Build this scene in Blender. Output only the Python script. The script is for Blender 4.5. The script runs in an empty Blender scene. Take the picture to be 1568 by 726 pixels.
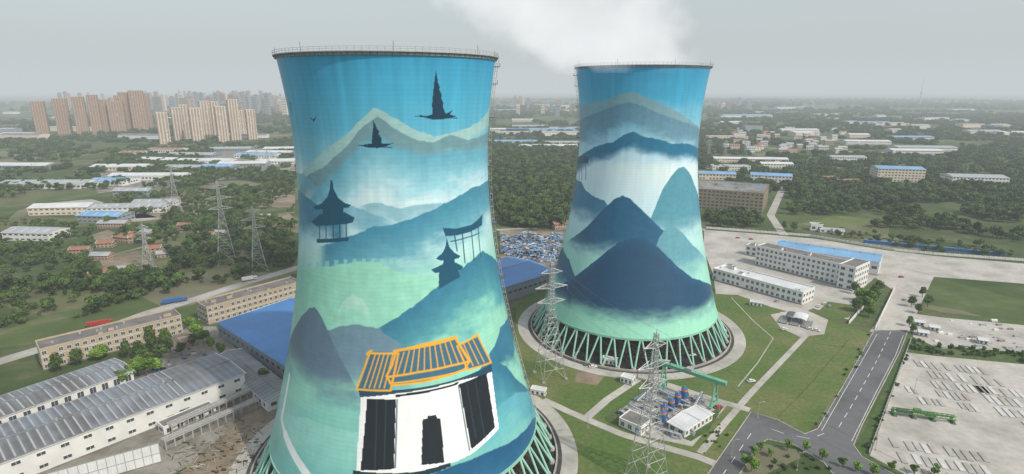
import bpy, math, random
import numpy as np
from mathutils import Vector, Matrix
random.seed(7); rng=np.random.default_rng(7)
scene=bpy.context.scene
# ---------------------------------------------------------------- survey helper
# photo measurements -> metres on the (flat) site, camera 150 m up, 14.5 deg down
CAM_H=150.; PITCH=math.radians(14.5); FPX=873.
cp,sp=math.cos(PITCH),math.sin(PITCH)
def ray(px,py):
    u=(px-784)/FPX; r=(363-py)/FPX
    return u, cp+sp*r, -sp+cp*r
def g(px,py,z=0.):
    X,F,V=ray(px,py); t=(z-CAM_H)/V; return (X*t,F*t)
def lin(r,g_,b,k=1.0):
    f=lambda c:(c/255/12.92 if c/255<=.04045 else ((c/255+.055)/1.055)**2.4)
    return (f(r)*k,f(g_)*k,f(b)*k)
# ---------------------------------------------------------------- materials
def nd(nt,t,**kw):
    n=nt.nodes.new(t)
    for k,v in kw.items(): setattr(n,k,v)
    return n
def mk(name,col,rough=.8,var=.18,scale=.25,spec=.3,metal=0.,wave=None,col2=None,bump=0.,rand=0.):
    m=bpy.data.materials.new(name); m.use_nodes=True; nt=m.node_tree
    b=nt.nodes['Principled BSDF']
    b.inputs['Roughness'].default_value=rough; b.inputs['Specular IOR Level'].default_value=spec
    b.inputs['Metallic'].default_value=metal
    tc=nd(nt,'ShaderNodeTexCoord'); 
    no=nd(nt,'ShaderNodeTexNoise'); no.inputs['Scale'].default_value=scale; no.inputs['Detail'].default_value=8; no.inputs['Roughness'].default_value=.65
    nt.links.new(tc.outputs['Object'],no.inputs['Vector'])
    mr=nd(nt,'ShaderNodeMapRange'); mr.inputs['From Min'].default_value=.3; mr.inputs['From Max'].default_value=.7
    mr.inputs['To Min'].default_value=1-var; mr.inputs['To Max'].default_value=1+var
    nt.links.new(no.outputs['Fac'],mr.inputs['Value'])
    out=mr.outputs['Result']
    if wave:
        sx=nd(nt,'ShaderNodeSeparateXYZ'); nt.links.new(tc.outputs['Object'],sx.inputs[0])
        mu=nd(nt,'ShaderNodeMath',operation='MULTIPLY'); mu.inputs[1].default_value=2*math.pi/wave[1]
        nt.links.new(sx.outputs[wave[0]],mu.inputs[0])
        si=nd(nt,'ShaderNodeMath',operation='SINE'); nt.links.new(mu.outputs[0],si.inputs[0])
        ma=nd(nt,'ShaderNodeMath',operation='MULTIPLY_ADD'); ma.inputs[1].default_value=wave[2]; ma.inputs[2].default_value=1
        nt.links.new(si.outputs[0],ma.inputs[0])
        m2=nd(nt,'ShaderNodeMath',operation='MULTIPLY'); nt.links.new(out,m2.inputs[0]); nt.links.new(ma.outputs[0],m2.inputs[1]); out=m2.outputs[0]
    if rand:
        oi=nd(nt,'ShaderNodeObjectInfo'); m3=nd(nt,'ShaderNodeMath',operation='MULTIPLY_ADD'); m3.inputs[1].default_value=2*rand; m3.inputs[2].default_value=1-rand
        nt.links.new(oi.outputs['Random'],m3.inputs[0])
        m4=nd(nt,'ShaderNodeMath',operation='MULTIPLY'); nt.links.new(out,m4.inputs[0]); nt.links.new(m3.outputs[0],m4.inputs[1]); out=m4.outputs[0]
    vm=nd(nt,'ShaderNodeVectorMath',operation='SCALE'); nt.links.new(out,vm.inputs['Scale'])
    if col2:
        n2=nd(nt,'ShaderNodeTexNoise'); n2.inputs['Scale'].default_value=col2[1]; n2.inputs['Detail'].default_value=6
        nt.links.new(tc.outputs['Object'],n2.inputs['Vector'])
        r2=nd(nt,'ShaderNodeMapRange'); r2.inputs['From Min'].default_value=col2[2]; r2.inputs['From Max'].default_value=col2[3]
        nt.links.new(n2.outputs['Fac'],r2.inputs['Value'])
        mx=nd(nt,'ShaderNodeMixRGB'); mx.inputs[1].default_value=(*col,1); mx.inputs[2].default_value=(*col2[0],1)
        nt.links.new(r2.outputs['Result'],mx.inputs[0]); nt.links.new(mx.outputs[0],vm.inputs[0])
    else:
        vm.inputs[0].default_value=col
    nt.links.new(vm.outputs[0],b.inputs['Base Color'])
    if bump:
        bp=nd(nt,'ShaderNodeBump'); bp.inputs['Strength'].default_value=bump; bp.inputs['Distance'].default_value=.3
        nt.links.new(no.outputs['Fac'],bp.inputs['Height']); nt.links.new(bp.outputs[0],b.inputs['Normal'])
    return m
M=dict(
 white=mk('white_render',(.67,.67,.64),.7,.10,.15),
 white2=mk('white_panel',(.64,.65,.65),.5,.10,.2,wave=(0,1.2,.04)),
 beige=mk('beige_render',(.42,.345,.25),.8,.12,.2),
 cream=mk('cream_render',(.62,.54,.44),.8,.10,.1),
 brown=mk('brown_render',(.30,.18,.115),.8,.12,.1),
 tan=mk('tan_render',(.42,.285,.20),.8,.10,.1),
 greyw=mk('grey_cladding',(.24,.27,.30),.6,.12,.2,wave=(0,1.5,.08)),
 olive=mk('brown_facade',(.28,.215,.135),.7,.15,.15),
 conc=mk('concrete',(.38,.365,.33),.9,.14,.3,col2=((.27,.255,.225),.04,.42,.66),bump=.1),
 concl=mk('light_concrete',(.43,.41,.37),.9,.14,.3,col2=((.31,.295,.26),.05,.40,.66)),
 concs=mk('pale_precast_concrete',(.50,.49,.46),.9,.14,.4),
 concd=mk('weathered_concrete',(.25,.235,.205),.9,.2,.3,col2=((.14,.135,.11),.06,.42,.62)),
 roofflat=mk('roof_felt',(.16,.15,.14),.95,.3,.12),
 roofgrey=mk('grey_metal_roof',(.33,.35,.36),.5,.14,.12,wave=(0,1.4,.08),spec=.4),
 roofdark=mk('brown_grey_roof',(.17,.165,.165),.7,.25,.2,wave=(0,1.4,.10)),
 roofslate=mk('slate_blue_metal_roof',(.185,.205,.225),.5,.16,.1,wave=(0,3.2,.14),col2=((.13,.13,.13),.06,.4,.6),spec=.4),
 roofblue=mk('blue_metal_roof',(.045,.18,.42),.45,.15,.06,wave=(0,1.5,.07),spec=.5),
 roofblue2=mk('pale_blue_metal_roof',(.16,.33,.52),.45,.18,.06,wave=(0,1.5,.08),spec=.5),
 roofred=mk('red_tile_roof',(.27,.14,.095),.85,.25,.5),
 roofwhite=mk('white_metal_roof',(.56,.57,.57),.5,.14,.1,wave=(0,1.5,.05)),
 glass=mk('window_glass',(.06,.075,.09),.12,.3,.3,spec=.6),
 glassb=mk('blue_window_glass',(.06,.10,.13),.12,.3,.3,spec=.6),
 black=mk('black_rubber',(.02,.02,.02),.8),
 steel=mk('galvanised_steel',(.40,.41,.41),.5,.15,.5,metal=.3),
 dsteel=mk('dark_steel',(.10,.11,.12),.6,.2,.5),
 asphalt=mk('asphalt',(.125,.128,.13),.9,.10,.3,col2=((.095,.095,.095),.03,.45,.6),bump=.05),
 paint=mk('road_paint',(.65,.65,.62),.7,.2,.6),
 bark=mk('bark',(.10,.075,.05),.95,.3,2),
 dirt=mk('bare_soil',(.24,.19,.135),1.,.25,.15,col2=((.14,.12,.08),.03,.45,.65)),
 gravel=mk('dark_gravel',(.055,.055,.055),.95,.35,.3),
 dark=mk('basin_interior',(.02,.02,.02),.9,.4,.3),
 rust=mk('rusted_brown',(.07,.04,.025),.9,.4,.3),
 mint=mk('mint_painted_concrete',lin(140,190,170),.6,.08,.2),
 lgreen=mk('crane_green_paint',lin(105,165,135),.5,.1,.4),
 grass=mk('grass',(.078,.128,.03),1.,.28,.5,col2=((.15,.15,.06),.03,.42,.70),bump=.2),
 grass2=mk('verge_grass',(.055,.10,.027),1.,.3,.4,col2=((.11,.11,.05),.05,.45,.7)),
 bluep=mk('blue_paint',(.03,.12,.32),.4,.1,.5),
 redp=mk('red_paint',(.35,.04,.03),.4,.1,.5),
 greenp=mk('green_paint',(.08,.20,.05),.5,.2,.5),
 orange=mk('orange_paint',(.6,.22,.04),.5,.1,.5),
 silver=mk('silver_paint',(.45,.46,.47),.35,.05,.5,metal=.3),
)
def leafmat(name,c1,c2,rand=.35):
    return mk(name,c1,.75,.45,.35,spec=.15,col2=(c2,.55,.38,.62),rand=rand)
M['leaf']=leafmat('foliage',(.050,.093,.024),(.095,.145,.036))
M['leafb']=leafmat('foliage_bright',(.10,.19,.03),(.16,.27,.045))
M['leafd']=leafmat('foliage_dark',(.030,.062,.022),(.058,.095,.030))
# ---------------------------------------------------------------- mesh builder
class MB:
    def __init__(s): s.v=[];s.f=[];s.m=[];s.mats=[]
    def mi(s,m):
        if m not in s.mats: s.mats.append(m)
        return s.mats.index(m)
    def quad(s,pts,m):
        n=len(s.v); s.v+= [tuple(p) for p in pts]; s.f.append(tuple(range(n,n+len(pts)))); s.m.append(s.mi(m))
    def box(s,x0,x1,y0,y1,z0,z1,m,top=None):
        n=len(s.v)
        s.v+=[(x0,y0,z0),(x1,y0,z0),(x1,y1,z0),(x0,y1,z0),(x0,y0,z1),(x1,y0,z1),(x1,y1,z1),(x0,y1,z1)]
        fs=[(0,3,2,1),(0,1,5,4),(1,2,6,5),(2,3,7,6),(3,0,4,7),(4,5,6,7)]
        for i,f in enumerate(fs):
            s.f.append(tuple(n+a for a in f)); s.m.append(s.mi(top if (top and i==5) else m))
    def tube(s,p,q,r,m,n=4,r2=None,cap=True):
        p=Vector(p);q=Vector(q); d=q-p
        if d.length<1e-6: return
        a=d.orthogonal().normalized(); b=d.normalized().cross(a); r2=r if r2 is None else r2
        k=len(s.v)
        for c,rr in((p,r),(q,r2)):
            for i in range(n):
                t=2*math.pi*(i+.5)/n; s.v.append(tuple(c+a*math.cos(t)*rr+b*math.sin(t)*rr))
        mm=s.mi(m)
        for i in range(n):
            j=(i+1)%n; s.f.append((k+i,k+j,k+n+j,k+n+i)); s.m.append(mm)
        if cap:
            s.f.append(tuple(k+i for i in reversed(range(n)))); s.m.append(mm)
            s.f.append(tuple(k+n+i for i in range(n))); s.m.append(mm)
    def obj(s,name,loc=(0,0,0),rot=0,parent=None,smooth=False):
        me=bpy.data.meshes.new(name); me.from_pydata(s.v,[],s.f)
        for m in s.mats: me.materials.append(M[m] if isinstance(m,str) else m)
        me.polygons.foreach_set('material_index',s.m)
        if smooth: me.polygons.foreach_set('use_smooth',[True]*len(s.f))
        me.update()
        o=bpy.data.objects.new(name,me); scene.collection.objects.link(o)
        o.location=loc; o.rotation_euler=(0,0,rot)
        if parent: o.parent=parent
        return o
def empty(name,loc=(0,0,0)):
    o=bpy.data.objects.new(name,None); scene.collection.objects.link(o); o.location=loc; return o
def sheet(name,pts,z,mat):
    P=[g(*p) for p in pts]
    a=sum(P[i][0]*P[(i+1)%len(P)][1]-P[(i+1)%len(P)][0]*P[i][1] for i in range(len(P)))
    if a<0: P=P[::-1]
    b=MB(); b.quad([(x,y,z) for x,y in P],mat); return b.obj(name)
def resample(P,step):
    out=[P[0]]
    for a,b in zip(P[:-1],P[1:]):
        L=math.dist(a,b); n=max(1,int(L/step))
        for i in range(1,n+1): out.append((a[0]+(b[0]-a[0])*i/n,a[1]+(b[1]-a[1])*i/n))
    return out
def offs(P,o):
    R=[]
    for i in range(len(P)):
        a=P[max(0,i-1)];b=P[min(len(P)-1,i+1)]; d=(b[0]-a[0],b[1]-a[1]); l=math.hypot(*d) or 1
        R.append((P[i][0]-d[1]/l*o,P[i][1]+d[0]/l*o))
    return R
def ribbon(name,pts,w,z,mat,dash=None,world=False,h=0,off=0):
    P=pts if world else [g(*p) for p in pts]
    if off: P=offs(P,off)
    if dash: P=resample(P,dash)
    A=offs(P,w/2);B=offs(P,-w/2); b=MB()
    for i in range(len(P)-1):
        if dash and i%2: continue
        b.quad([(*B[i],z+h),(*B[i+1],z+h),(*A[i+1],z+h),(*A[i],z+h)],mat)
        if h:
            b.quad([(*B[i],z),(*B[i+1],z),(*B[i+1],z+h),(*B[i],z+h)],mat)
            b.quad([(*A[i+1],z),(*A[i],z),(*A[i],z+h),(*A[i+1],z+h)],mat)
    return b.obj(name)
# ---------------------------------------------------------------- building
def building(name,A,B,h,depth,wall='white',roof='roofflat',st=2,bay=4.,kind='flat',rise=1.5,ww=.5,wh=.5,glass='glass',
             strips=0,stripmat='dsteel',band=None,vents=0,frame=False,plinth=True,door=False,vert=None,seed=0,sky=0,ventm='steel',sfrac=(.22,.8),send=1.):
    R=random.Random(seed+int(abs(A[0])*7+abs(A[1])*3))
    L=math.dist(A,B); rot=math.atan2(B[1]-A[1],B[0]-A[0]); Dp=depth; b=MB()
    b.quad([(0,0,0),(L,0,0),(L,0,h),(0,0,h)],wall); b.quad([(L,0,0),(L,Dp,0),(L,Dp,h),(L,0,h)],wall)
    b.quad([(L,Dp,0),(0,Dp,0),(0,Dp,h),(L,Dp,h)],wall); b.quad([(0,Dp,0),(0,0,0),(0,0,h),(0,Dp,h)],wall)
    fh=h/st if st else h
    def face(W,f):
        n=max(1,int(W/bay)); bw=W/n
        for k in range(st):
            z0=k*fh+fh*(1-wh)*.55; z1=z0+fh*wh
            for j in range(n):
                if R.random()<.03: continue
                x0=j*bw+bw*(1-ww)/2; x1=x0+bw*ww
                b.quad([f(x0,.04,z0),f(x1,.04,z0),f(x1,.04,z1),f(x0,.04,z1)],glass)
                if frame:
                    for (a0,a1,c0,c1) in((x0-.15,x1+.15,z0-.2,z0),(x0-.15,x1+.15,z1,z1+.15),(x0-.15,x0,z0,z1),(x1,x1+.15,z0,z1),((x0+x1)/2-.06,(x0+x1)/2+.06,z0,z1)):
                        p=[f(a0,.14,c0),f(a1,.14,c0),f(a1,.14,c1),f(a0,.14,c1)]; b.quad(p,'white')
                        b.quad([f(a0,.0,c1),f(a0,.14,c1),f(a1,.14,c1),f(a1,.0,c1)],'white')
            if band and k>0:
                zz=k*fh; b.quad([f(0,.06,zz-.25),f(W,.06,zz-.25),f(W,.06,zz+.25),f(0,.06,zz+.25)],band)
        if vert:
            for j in range(0,n+1,vert[1]):
                x=j*bw; w_=vert[2]
                b.quad([f(max(0,x-w_),.10,0),f(min(W,x+w_),.10,0),f(min(W,x+w_),.10,h),f(max(0,x-w_),.10,h)],vert[0])
    if st:
        face(L,lambda u,o,z:(u,-o,z)); face(Dp,lambda u,o,z:(L+o,u,z))
        face(L,lambda u,o,z:(L-u,Dp+o,z)); face(Dp,lambda u,o,z:(-o,Dp-u,z))
    if plinth:
        b.box(-.12,L+.12,-.12,0-.001,0,.7,'concd')
    if door:
        for q in (.2,.75):
            b.box(L*q,L*q+4.2,-.1,-.002,.0,min(4.2,h*.5),'dsteel')
    if kind=='flat':
        b.quad([(0,0,h),(L,0,h),(L,Dp,h),(0,Dp,h)],roof)
        t=.35;ph=.9 if h>5 else .35
        for (x0,x1,y0,y1) in((-.1,L+.1,-.1,t),(-.1,L+.1,Dp-t,Dp+.1),(-.1,t,t,Dp-t),(L-t,L+.1,t,Dp-t)):
            b.box(x0,x1,y0,y1,h-.02,h+ph,wall)
        if L>14 and h>8:
            for i in range(max(1,int(L/22))):
                x=R.uniform(2,L-7); y=R.uniform(1.5,max(1.6,Dp-5)); b.box(x,x+R.uniform(2,4.5),y,y+min(3,Dp-3),h,h+R.uniform(1.2,3),wall,top='roofflat')
        for i in range(vents):
            x=R.uniform(1,L-5);y=R.uniform(1,Dp-4); q=R.uniform(1,3) if ventm!='steel' else 1.1; b.box(x,x+q,y,y+q,h,h+(1.1 if ventm=='steel' else .5),ventm)
    else:
        o=.6; y2=Dp/2
        for (ya,yb,za,zb,s_) in((-o,y2,h-.1,h+rise,1),(Dp+o,y2,h-.1,h+rise,-1)):
            q=[(-o,ya,za),(L+o,ya,za),(L+o,yb,zb),(-o,yb,zb)]
            if s_<0: q=q[::-1]
            b.quad(q,roof)
            b.quad([(-o,ya,za-.3),(L+o,ya,za-.3),(L+o,ya,za),(-o,ya,za)],wall)
            if strips:
                n=strips; bw=L/n
                for j in range(int(n*send)):
                    if R.random()<.06: continue
                    x0=j*bw+bw*sfrac[0];x1=j*bw+bw*sfrac[1]
                    f0,f1=.06,.92
                    P=[(x0,ya+(yb-ya)*f0,za+(zb-za)*f0+.12),(x1,ya+(yb-ya)*f0,za+(zb-za)*f0+.12),(x1,ya+(yb-ya)*f1,za+(zb-za)*f1+.12),(x0,ya+(yb-ya)*f1,za+(zb-za)*f1+.12)]
                    b.quad(P if s_>0 else P[::-1],stripmat)
            if sky:
                for j in range(sky):
                    x0=(j+.5)*L/sky; f0,f1=.2,.8
                    P=[(x0,ya+(yb-ya)*f0,za+(zb-za)*f0+.08),(x0+1.2,ya+(yb-ya)*f0,za+(zb-za)*f0+.08),(x0+1.2,ya+(yb-ya)*f1,za+(zb-za)*f1+.08),(x0,ya+(yb-ya)*f1,za+(zb-za)*f1+.08)]
                    b.quad(P,'roofwhite')
        b.quad([(0,0,h),(0,y2,h+rise-.15),(0,Dp,h)],wall); b.quad([(L,0,h),(L,Dp,h),(L,y2,h+rise-.15)],wall)
        for x in (-o,L+o):
            b.tube((x,-o,h-.1),(x,y2,h+rise),.14,'white'); b.tube((x,Dp+o,h-.1),(x,y2,h+rise),.14,'white')
        b.tube((-o,y2,h+rise+.05),(L+o,y2,h+rise+.05),.25,roof)
        for i in range(vents):
            x=(i+.5)*L/vents; b.tube((x,y2,h+rise),(x,y2,h+rise+1.1),.5,'steel',8)
    return b.obj(name,(A[0],A[1],0),rot)
def eb(name,a,c,h,depth,**k):   # eave corners measured in the photo at height h
    return building(name,g(*a,h),g(*c,h),h,depth,**k)
# ---------------------------------------------------------------- cooling tower
T1=(-44.0,214.5); T2=(75.8,347.); ZB=15.5
def Rz(z):
    z=np.asarray(z,float); b=np.where(z<124,91.5,84.3)
    return 34.9*np.sqrt(1+((z-124)/b)**2)
def hit(px,py,C):
    X,F,V=ray(px,py)
    t=np.linspace(max(20,C[1]-75),C[1]+30,4000)/F
    x=X*t;y=F*t;z=CAM_H+V*t
    d=np.hypot(x-C[0],y-C[1])-Rz(z)
    i=np.argmax(d<0) if (d<0).any() else int(np.argmin(d))
    return math.atan2(x[i]-C[0],-(y[i]-C[1])),float(z[i])
def vnoise(x,y,seed):
    r=np.random.default_rng(seed); G=r.random((256,256))
    xi=np.floor(x).astype(int);yi=np.floor(y).astype(int);fx=x-xi;fy=y-yi
    fx=fx*fx*(3-2*fx);fy=fy*fy*(3-2*fy)
    a=G[xi%256,yi%256];b=G[(xi+1)%256,yi%256];c=G[xi%256,(yi+1)%256];d=G[(xi+1)%256,(yi+1)%256]
    return a*(1-fx)*(1-fy)+b*fx*(1-fy)+c*(1-fx)*fy+d*fx*fy
def fbm(x,y,seed,o=4):
    s=0;a=.5
    for i in range(o): s=s+a*vnoise(x*2**i,y*2**i,seed+i); a*=.5
    return s/(1-.5**o)
def ss(x): x=np.clip(x,0,1); return x*x*(3-2*x)
class Mural:
    def __init__(s,C,na,nz,HT):
        s.C=C; s.na=na; s.nz=nz; s.HT=HT
        th=np.linspace(-math.pi,math.pi,na,endpoint=False); z=np.linspace(ZB,HT,nz)
        s.th0=math.atan2(-C[0],C[1])
        TH,Z=np.meshgrid(th,z); s.TH=TH.ravel(); s.Z=Z.ravel()
        r=Rz(s.Z); s.x=np.sin(s.TH)*r; s.y=-np.cos(s.TH)*r
        rel=(s.TH-s.th0+math.pi)%(2*math.pi)-math.pi
        rel=np.where(rel>math.pi/2,math.pi-rel,np.where(rel<-math.pi/2,-math.pi-rel,rel))
        s.S=rel*38.; s.col=np.zeros((len(s.Z),3)); s.n1=fbm(s.S/11+50,s.Z/4.5+50,11); s.n2=fbm(s.S/2.5+50,s.Z/1.6+90,31)
    def p(s,px,py):
        t,z=hit(px,py,s.C); return ((t-s.th0+math.pi)%(2*math.pi)-math.pi)*38.,z
    def base(s,stops,cx):
        zs=[];cs=[]
        for y,c in stops: zs.append(s.p(cx,y)[1]); cs.append(lin(*c))
        o=np.argsort(zs); zs=np.array(zs)[o]; cs=np.array(cs)[o]
        zz=s.Z+(s.n1-.5)*8
        for k in range(3): s.col[:,k]=np.interp(zz,zs,cs[:,k])
    def blend(s,a,c,idx=None):
        c=np.array(c)
        if idx is None: s.col+=(c-s.col)*a[:,None]
        else: s.col[idx]+=(c-s.col[idx])*a[:,None]
    def ridge(s,pts,c,solid,fade,eL=0,eR=0,amp=1.,soft=.3,edge=6.,c2=None,rough=.25,fl=None,nz=.6):
        q=sorted(s.p(*p) for p in pts); xs=np.array([a[0] for a in q]); zs=np.array([a[1] for a in q])
        xs=np.maximum.accumulate(xs+np.arange(len(xs))*1e-4)
        rz=np.interp(s.S,xs,zs)+(fbm(s.S/1.7+20,s.S*0+3.3,int(abs(xs[0])*10)+5)-.5)*rough*4
        d=rz-s.Z; a=np.clip(d/soft,0,1)
        if fl is None:
            dd=d+(s.n1-.5)*fade*nz*2+(s.n2-.5)*fade*.25
            a*=1-ss((dd-solid)/fade)
        else:
            zf=s.p(*fl)[1]; a*=ss((s.Z+(s.n1-.5)*fade*nz*2+(s.n2-.5)*fade*.25-zf)/fade)
        if not eL: a*=ss((s.S-xs[0])/edge)
        if not eR: a*=ss((xs[-1]-s.S)/edge)
        C=np.array(lin(*c))
        if c2 is not None:
            w=ss(d/(solid+fade*.6)); CC=C[None,:]*(1-w[:,None])+np.array(lin(*c2))[None,:]*w[:,None]
        else: CC=np.repeat(C[None,:],len(d),0)
        CC=CC*(1+(s.n2-.5)[:,None]*.22)
        a=a*amp; s.col+=(CC-s.col)*a[:,None]
    def front(s): return np.abs(((s.TH-s.th0+math.pi)%(2*math.pi))-math.pi)<math.pi/2
    def poly(s,pts,c,al=1.):
        q=np.array([s.p(*p) for p in pts]); x0,y0=q.min(0);x1,y1=q.max(0)
        idx=np.nonzero((s.S>=x0)&(s.S<=x1)&(s.Z>=y0)&(s.Z<=y1)&s.front())[0]
        if len(idx)==0: return
        X=s.S[idx];Y=s.Z[idx]; ins=np.zeros(len(idx),bool); n=len(q)
        for i in range(n):
            xa,ya=q[i];xb,yb=q[(i+1)%n]
            if ya==yb: continue
            c_=((ya>Y)!=(yb>Y))&(X<(xb-xa)*(Y-ya)/(yb-ya)+xa); ins^=c_
        idx=idx[ins]; s.blend(np.full(len(idx),al),lin(*c),idx)
    def stroke(s,pts,w,c,al=1.):
        q=[s.p(*p) for p in pts]; fr=s.front()
        for (xa,ya),(xb,yb) in zip(q[:-1],q[1:]):
            idx=np.nonzero((s.S>=min(xa,xb)-w)&(s.S<=max(xa,xb)+w)&(s.Z>=min(ya,yb)-w)&(s.Z<=max(ya,yb)+w)&fr)[0]
            X=s.S[idx];Y=s.Z[idx]; dx=xb-xa;dy=yb-ya;L2=dx*dx+dy*dy+1e-9
            t=np.clip(((X-xa)*dx+(Y-ya)*dy)/L2,0,1); d=np.hypot(X-xa-t*dx,Y-ya-t*dy)
            a=np.clip((w/2-d)/.22+.5,0,1)*al; s.blend(a,lin(*c),idx)
    def shell(s,parent):
        na,nz=s.na,s.nz
        v=np.stack([s.x,s.y,s.Z],1)
        i=np.arange(nz-1)[:,None]*na; j=np.arange(na)[None,:]; j2=(j+1)%na
        f=np.stack([i+j,i+j2,i+na+j2,i+na+j],2).reshape(-1,4)
        me=bpy.data.meshes.new('shell'); me.vertices.add(len(v)); me.vertices.foreach_set('co',v.ravel())
        me.loops.add(f.size); me.loops.foreach_set('vertex_index',f.ravel())
        me.polygons.add(len(f)); me.polygons.foreach_set('loop_start',np.arange(0,f.size,4)); me.polygons.foreach_set('loop_total',np.full(len(f),4))
        me.update(calc_edges=True); me.polygons.foreach_set('use_smooth',np.ones(len(f),bool))
        ca=me.color_attributes.new('mural','FLOAT_COLOR','POINT')
        col=np.clip(s.col,.001,1)**1.10
        c4=np.ones((len(v),4)); c4[:,:3]=np.clip(col*.95,0.01,.82); ca.data.foreach_set('color',c4.ravel())
        me.materials.append(M['mural'])
        o=bpy.data.objects.new('shell',me); scene.collection.objects.link(o); o.parent=parent
m=bpy.data.materials.new('mural_paint'); m.use_nodes=True; nt=m.node_tree; b=nt.nodes['Principled BSDF']
b.inputs['Specular IOR Level'].default_value=.4
at=nd(nt,'ShaderNodeAttribute',attribute_name='mural'); tc=nd(nt,'ShaderNodeTexCoord')
mp=nd(nt,'ShaderNodeMapping'); mp.inputs['Scale'].default_value=(.5,.5,.02); nt.links.new(tc.outputs['Object'],mp.inputs[0])
no=nd(nt,'ShaderNodeTexNoise'); no.inputs['Scale'].default_value=1.; no.inputs['Detail'].default_value=6; nt.links.new(mp.outputs[0],no.inputs['Vector'])
mr=nd(nt,'ShaderNodeMapRange'); mr.inputs['From Min'].default_value=.3;mr.inputs['From Max'].default_value=.7;mr.inputs['To Min'].default_value=.94;mr.inputs['To Max'].default_value=1.04
nt.links.new(no.outputs['Fac'],mr.inputs['Value'])
sx=nd(nt,'ShaderNodeSeparateXYZ'); nt.links.new(tc.outputs['Object'],sx.inputs[0])
dv=nd(nt,'ShaderNodeMath',operation='DIVIDE'); dv.inputs[1].default_value=1.5; nt.links.new(sx.outputs[2],dv.inputs[0])
fr=nd(nt,'ShaderNodeMath',operation='FRACT'); nt.links.new(dv.outputs[0],fr.inputs[0])
gt=nd(nt,'ShaderNodeMath',operation='GREATER_THAN'); gt.inputs[1].default_value=.88; nt.links.new(fr.outputs[0],gt.inputs[0])
ms=nd(nt,'ShaderNodeMath',operation='MULTIPLY_ADD'); ms.inputs[1].default_value=-.08; ms.inputs[2].default_value=1.01; nt.links.new(gt.outputs[0],ms.inputs[0])
mm=nd(nt,'ShaderNodeMath',operation='MULTIPLY'); nt.links.new(mr.outputs[0],mm.inputs[0]); nt.links.new(ms.outputs[0],mm.inputs[1])
vs=nd(nt,'ShaderNodeVectorMath',operation='SCALE'); nt.links.new(at.outputs['Color'],vs.inputs[0]); nt.links.new(mm.outputs[0],vs.inputs['Scale'])
nt.links.new(vs.outputs[0],b.inputs['Base Color'])
rr=nd(nt,'ShaderNodeMapRange'); rr.inputs['To Min'].default_value=.28; rr.inputs['To Max'].default_value=.46; nt.links.new(no.outputs['Fac'],rr.inputs['Value']); nt.links.new(rr.outputs[0],b.inputs['Roughness'])
M['mural']=m
def polar(r,t,z): return (math.sin(t)*r,-math.cos(t)*r,z)
def ringband(b,r0,r1,z0,z1,m,n=160):
    for i in range(n):
        a=2*math.pi*i/n;c=2*math.pi*(i+1)/n
        b.quad([polar(r1,a,z1),polar(r1,c,z1),polar(r0,c,z1),polar(r0,a,z1)],m)
        b.quad([polar(r1,a,z0),polar(r1,c,z0),polar(r1,c,z1),polar(r1,a,z1)],m)
        b.quad([polar(r0,c,z0),polar(r0,a,z0),polar(r0,a,z1),polar(r0,c,z1)],m)
        b.quad([polar(r0,a,z0),polar(r0,c,z0),polar(r1,c,z0),polar(r1,a,z0)],m)
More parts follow.
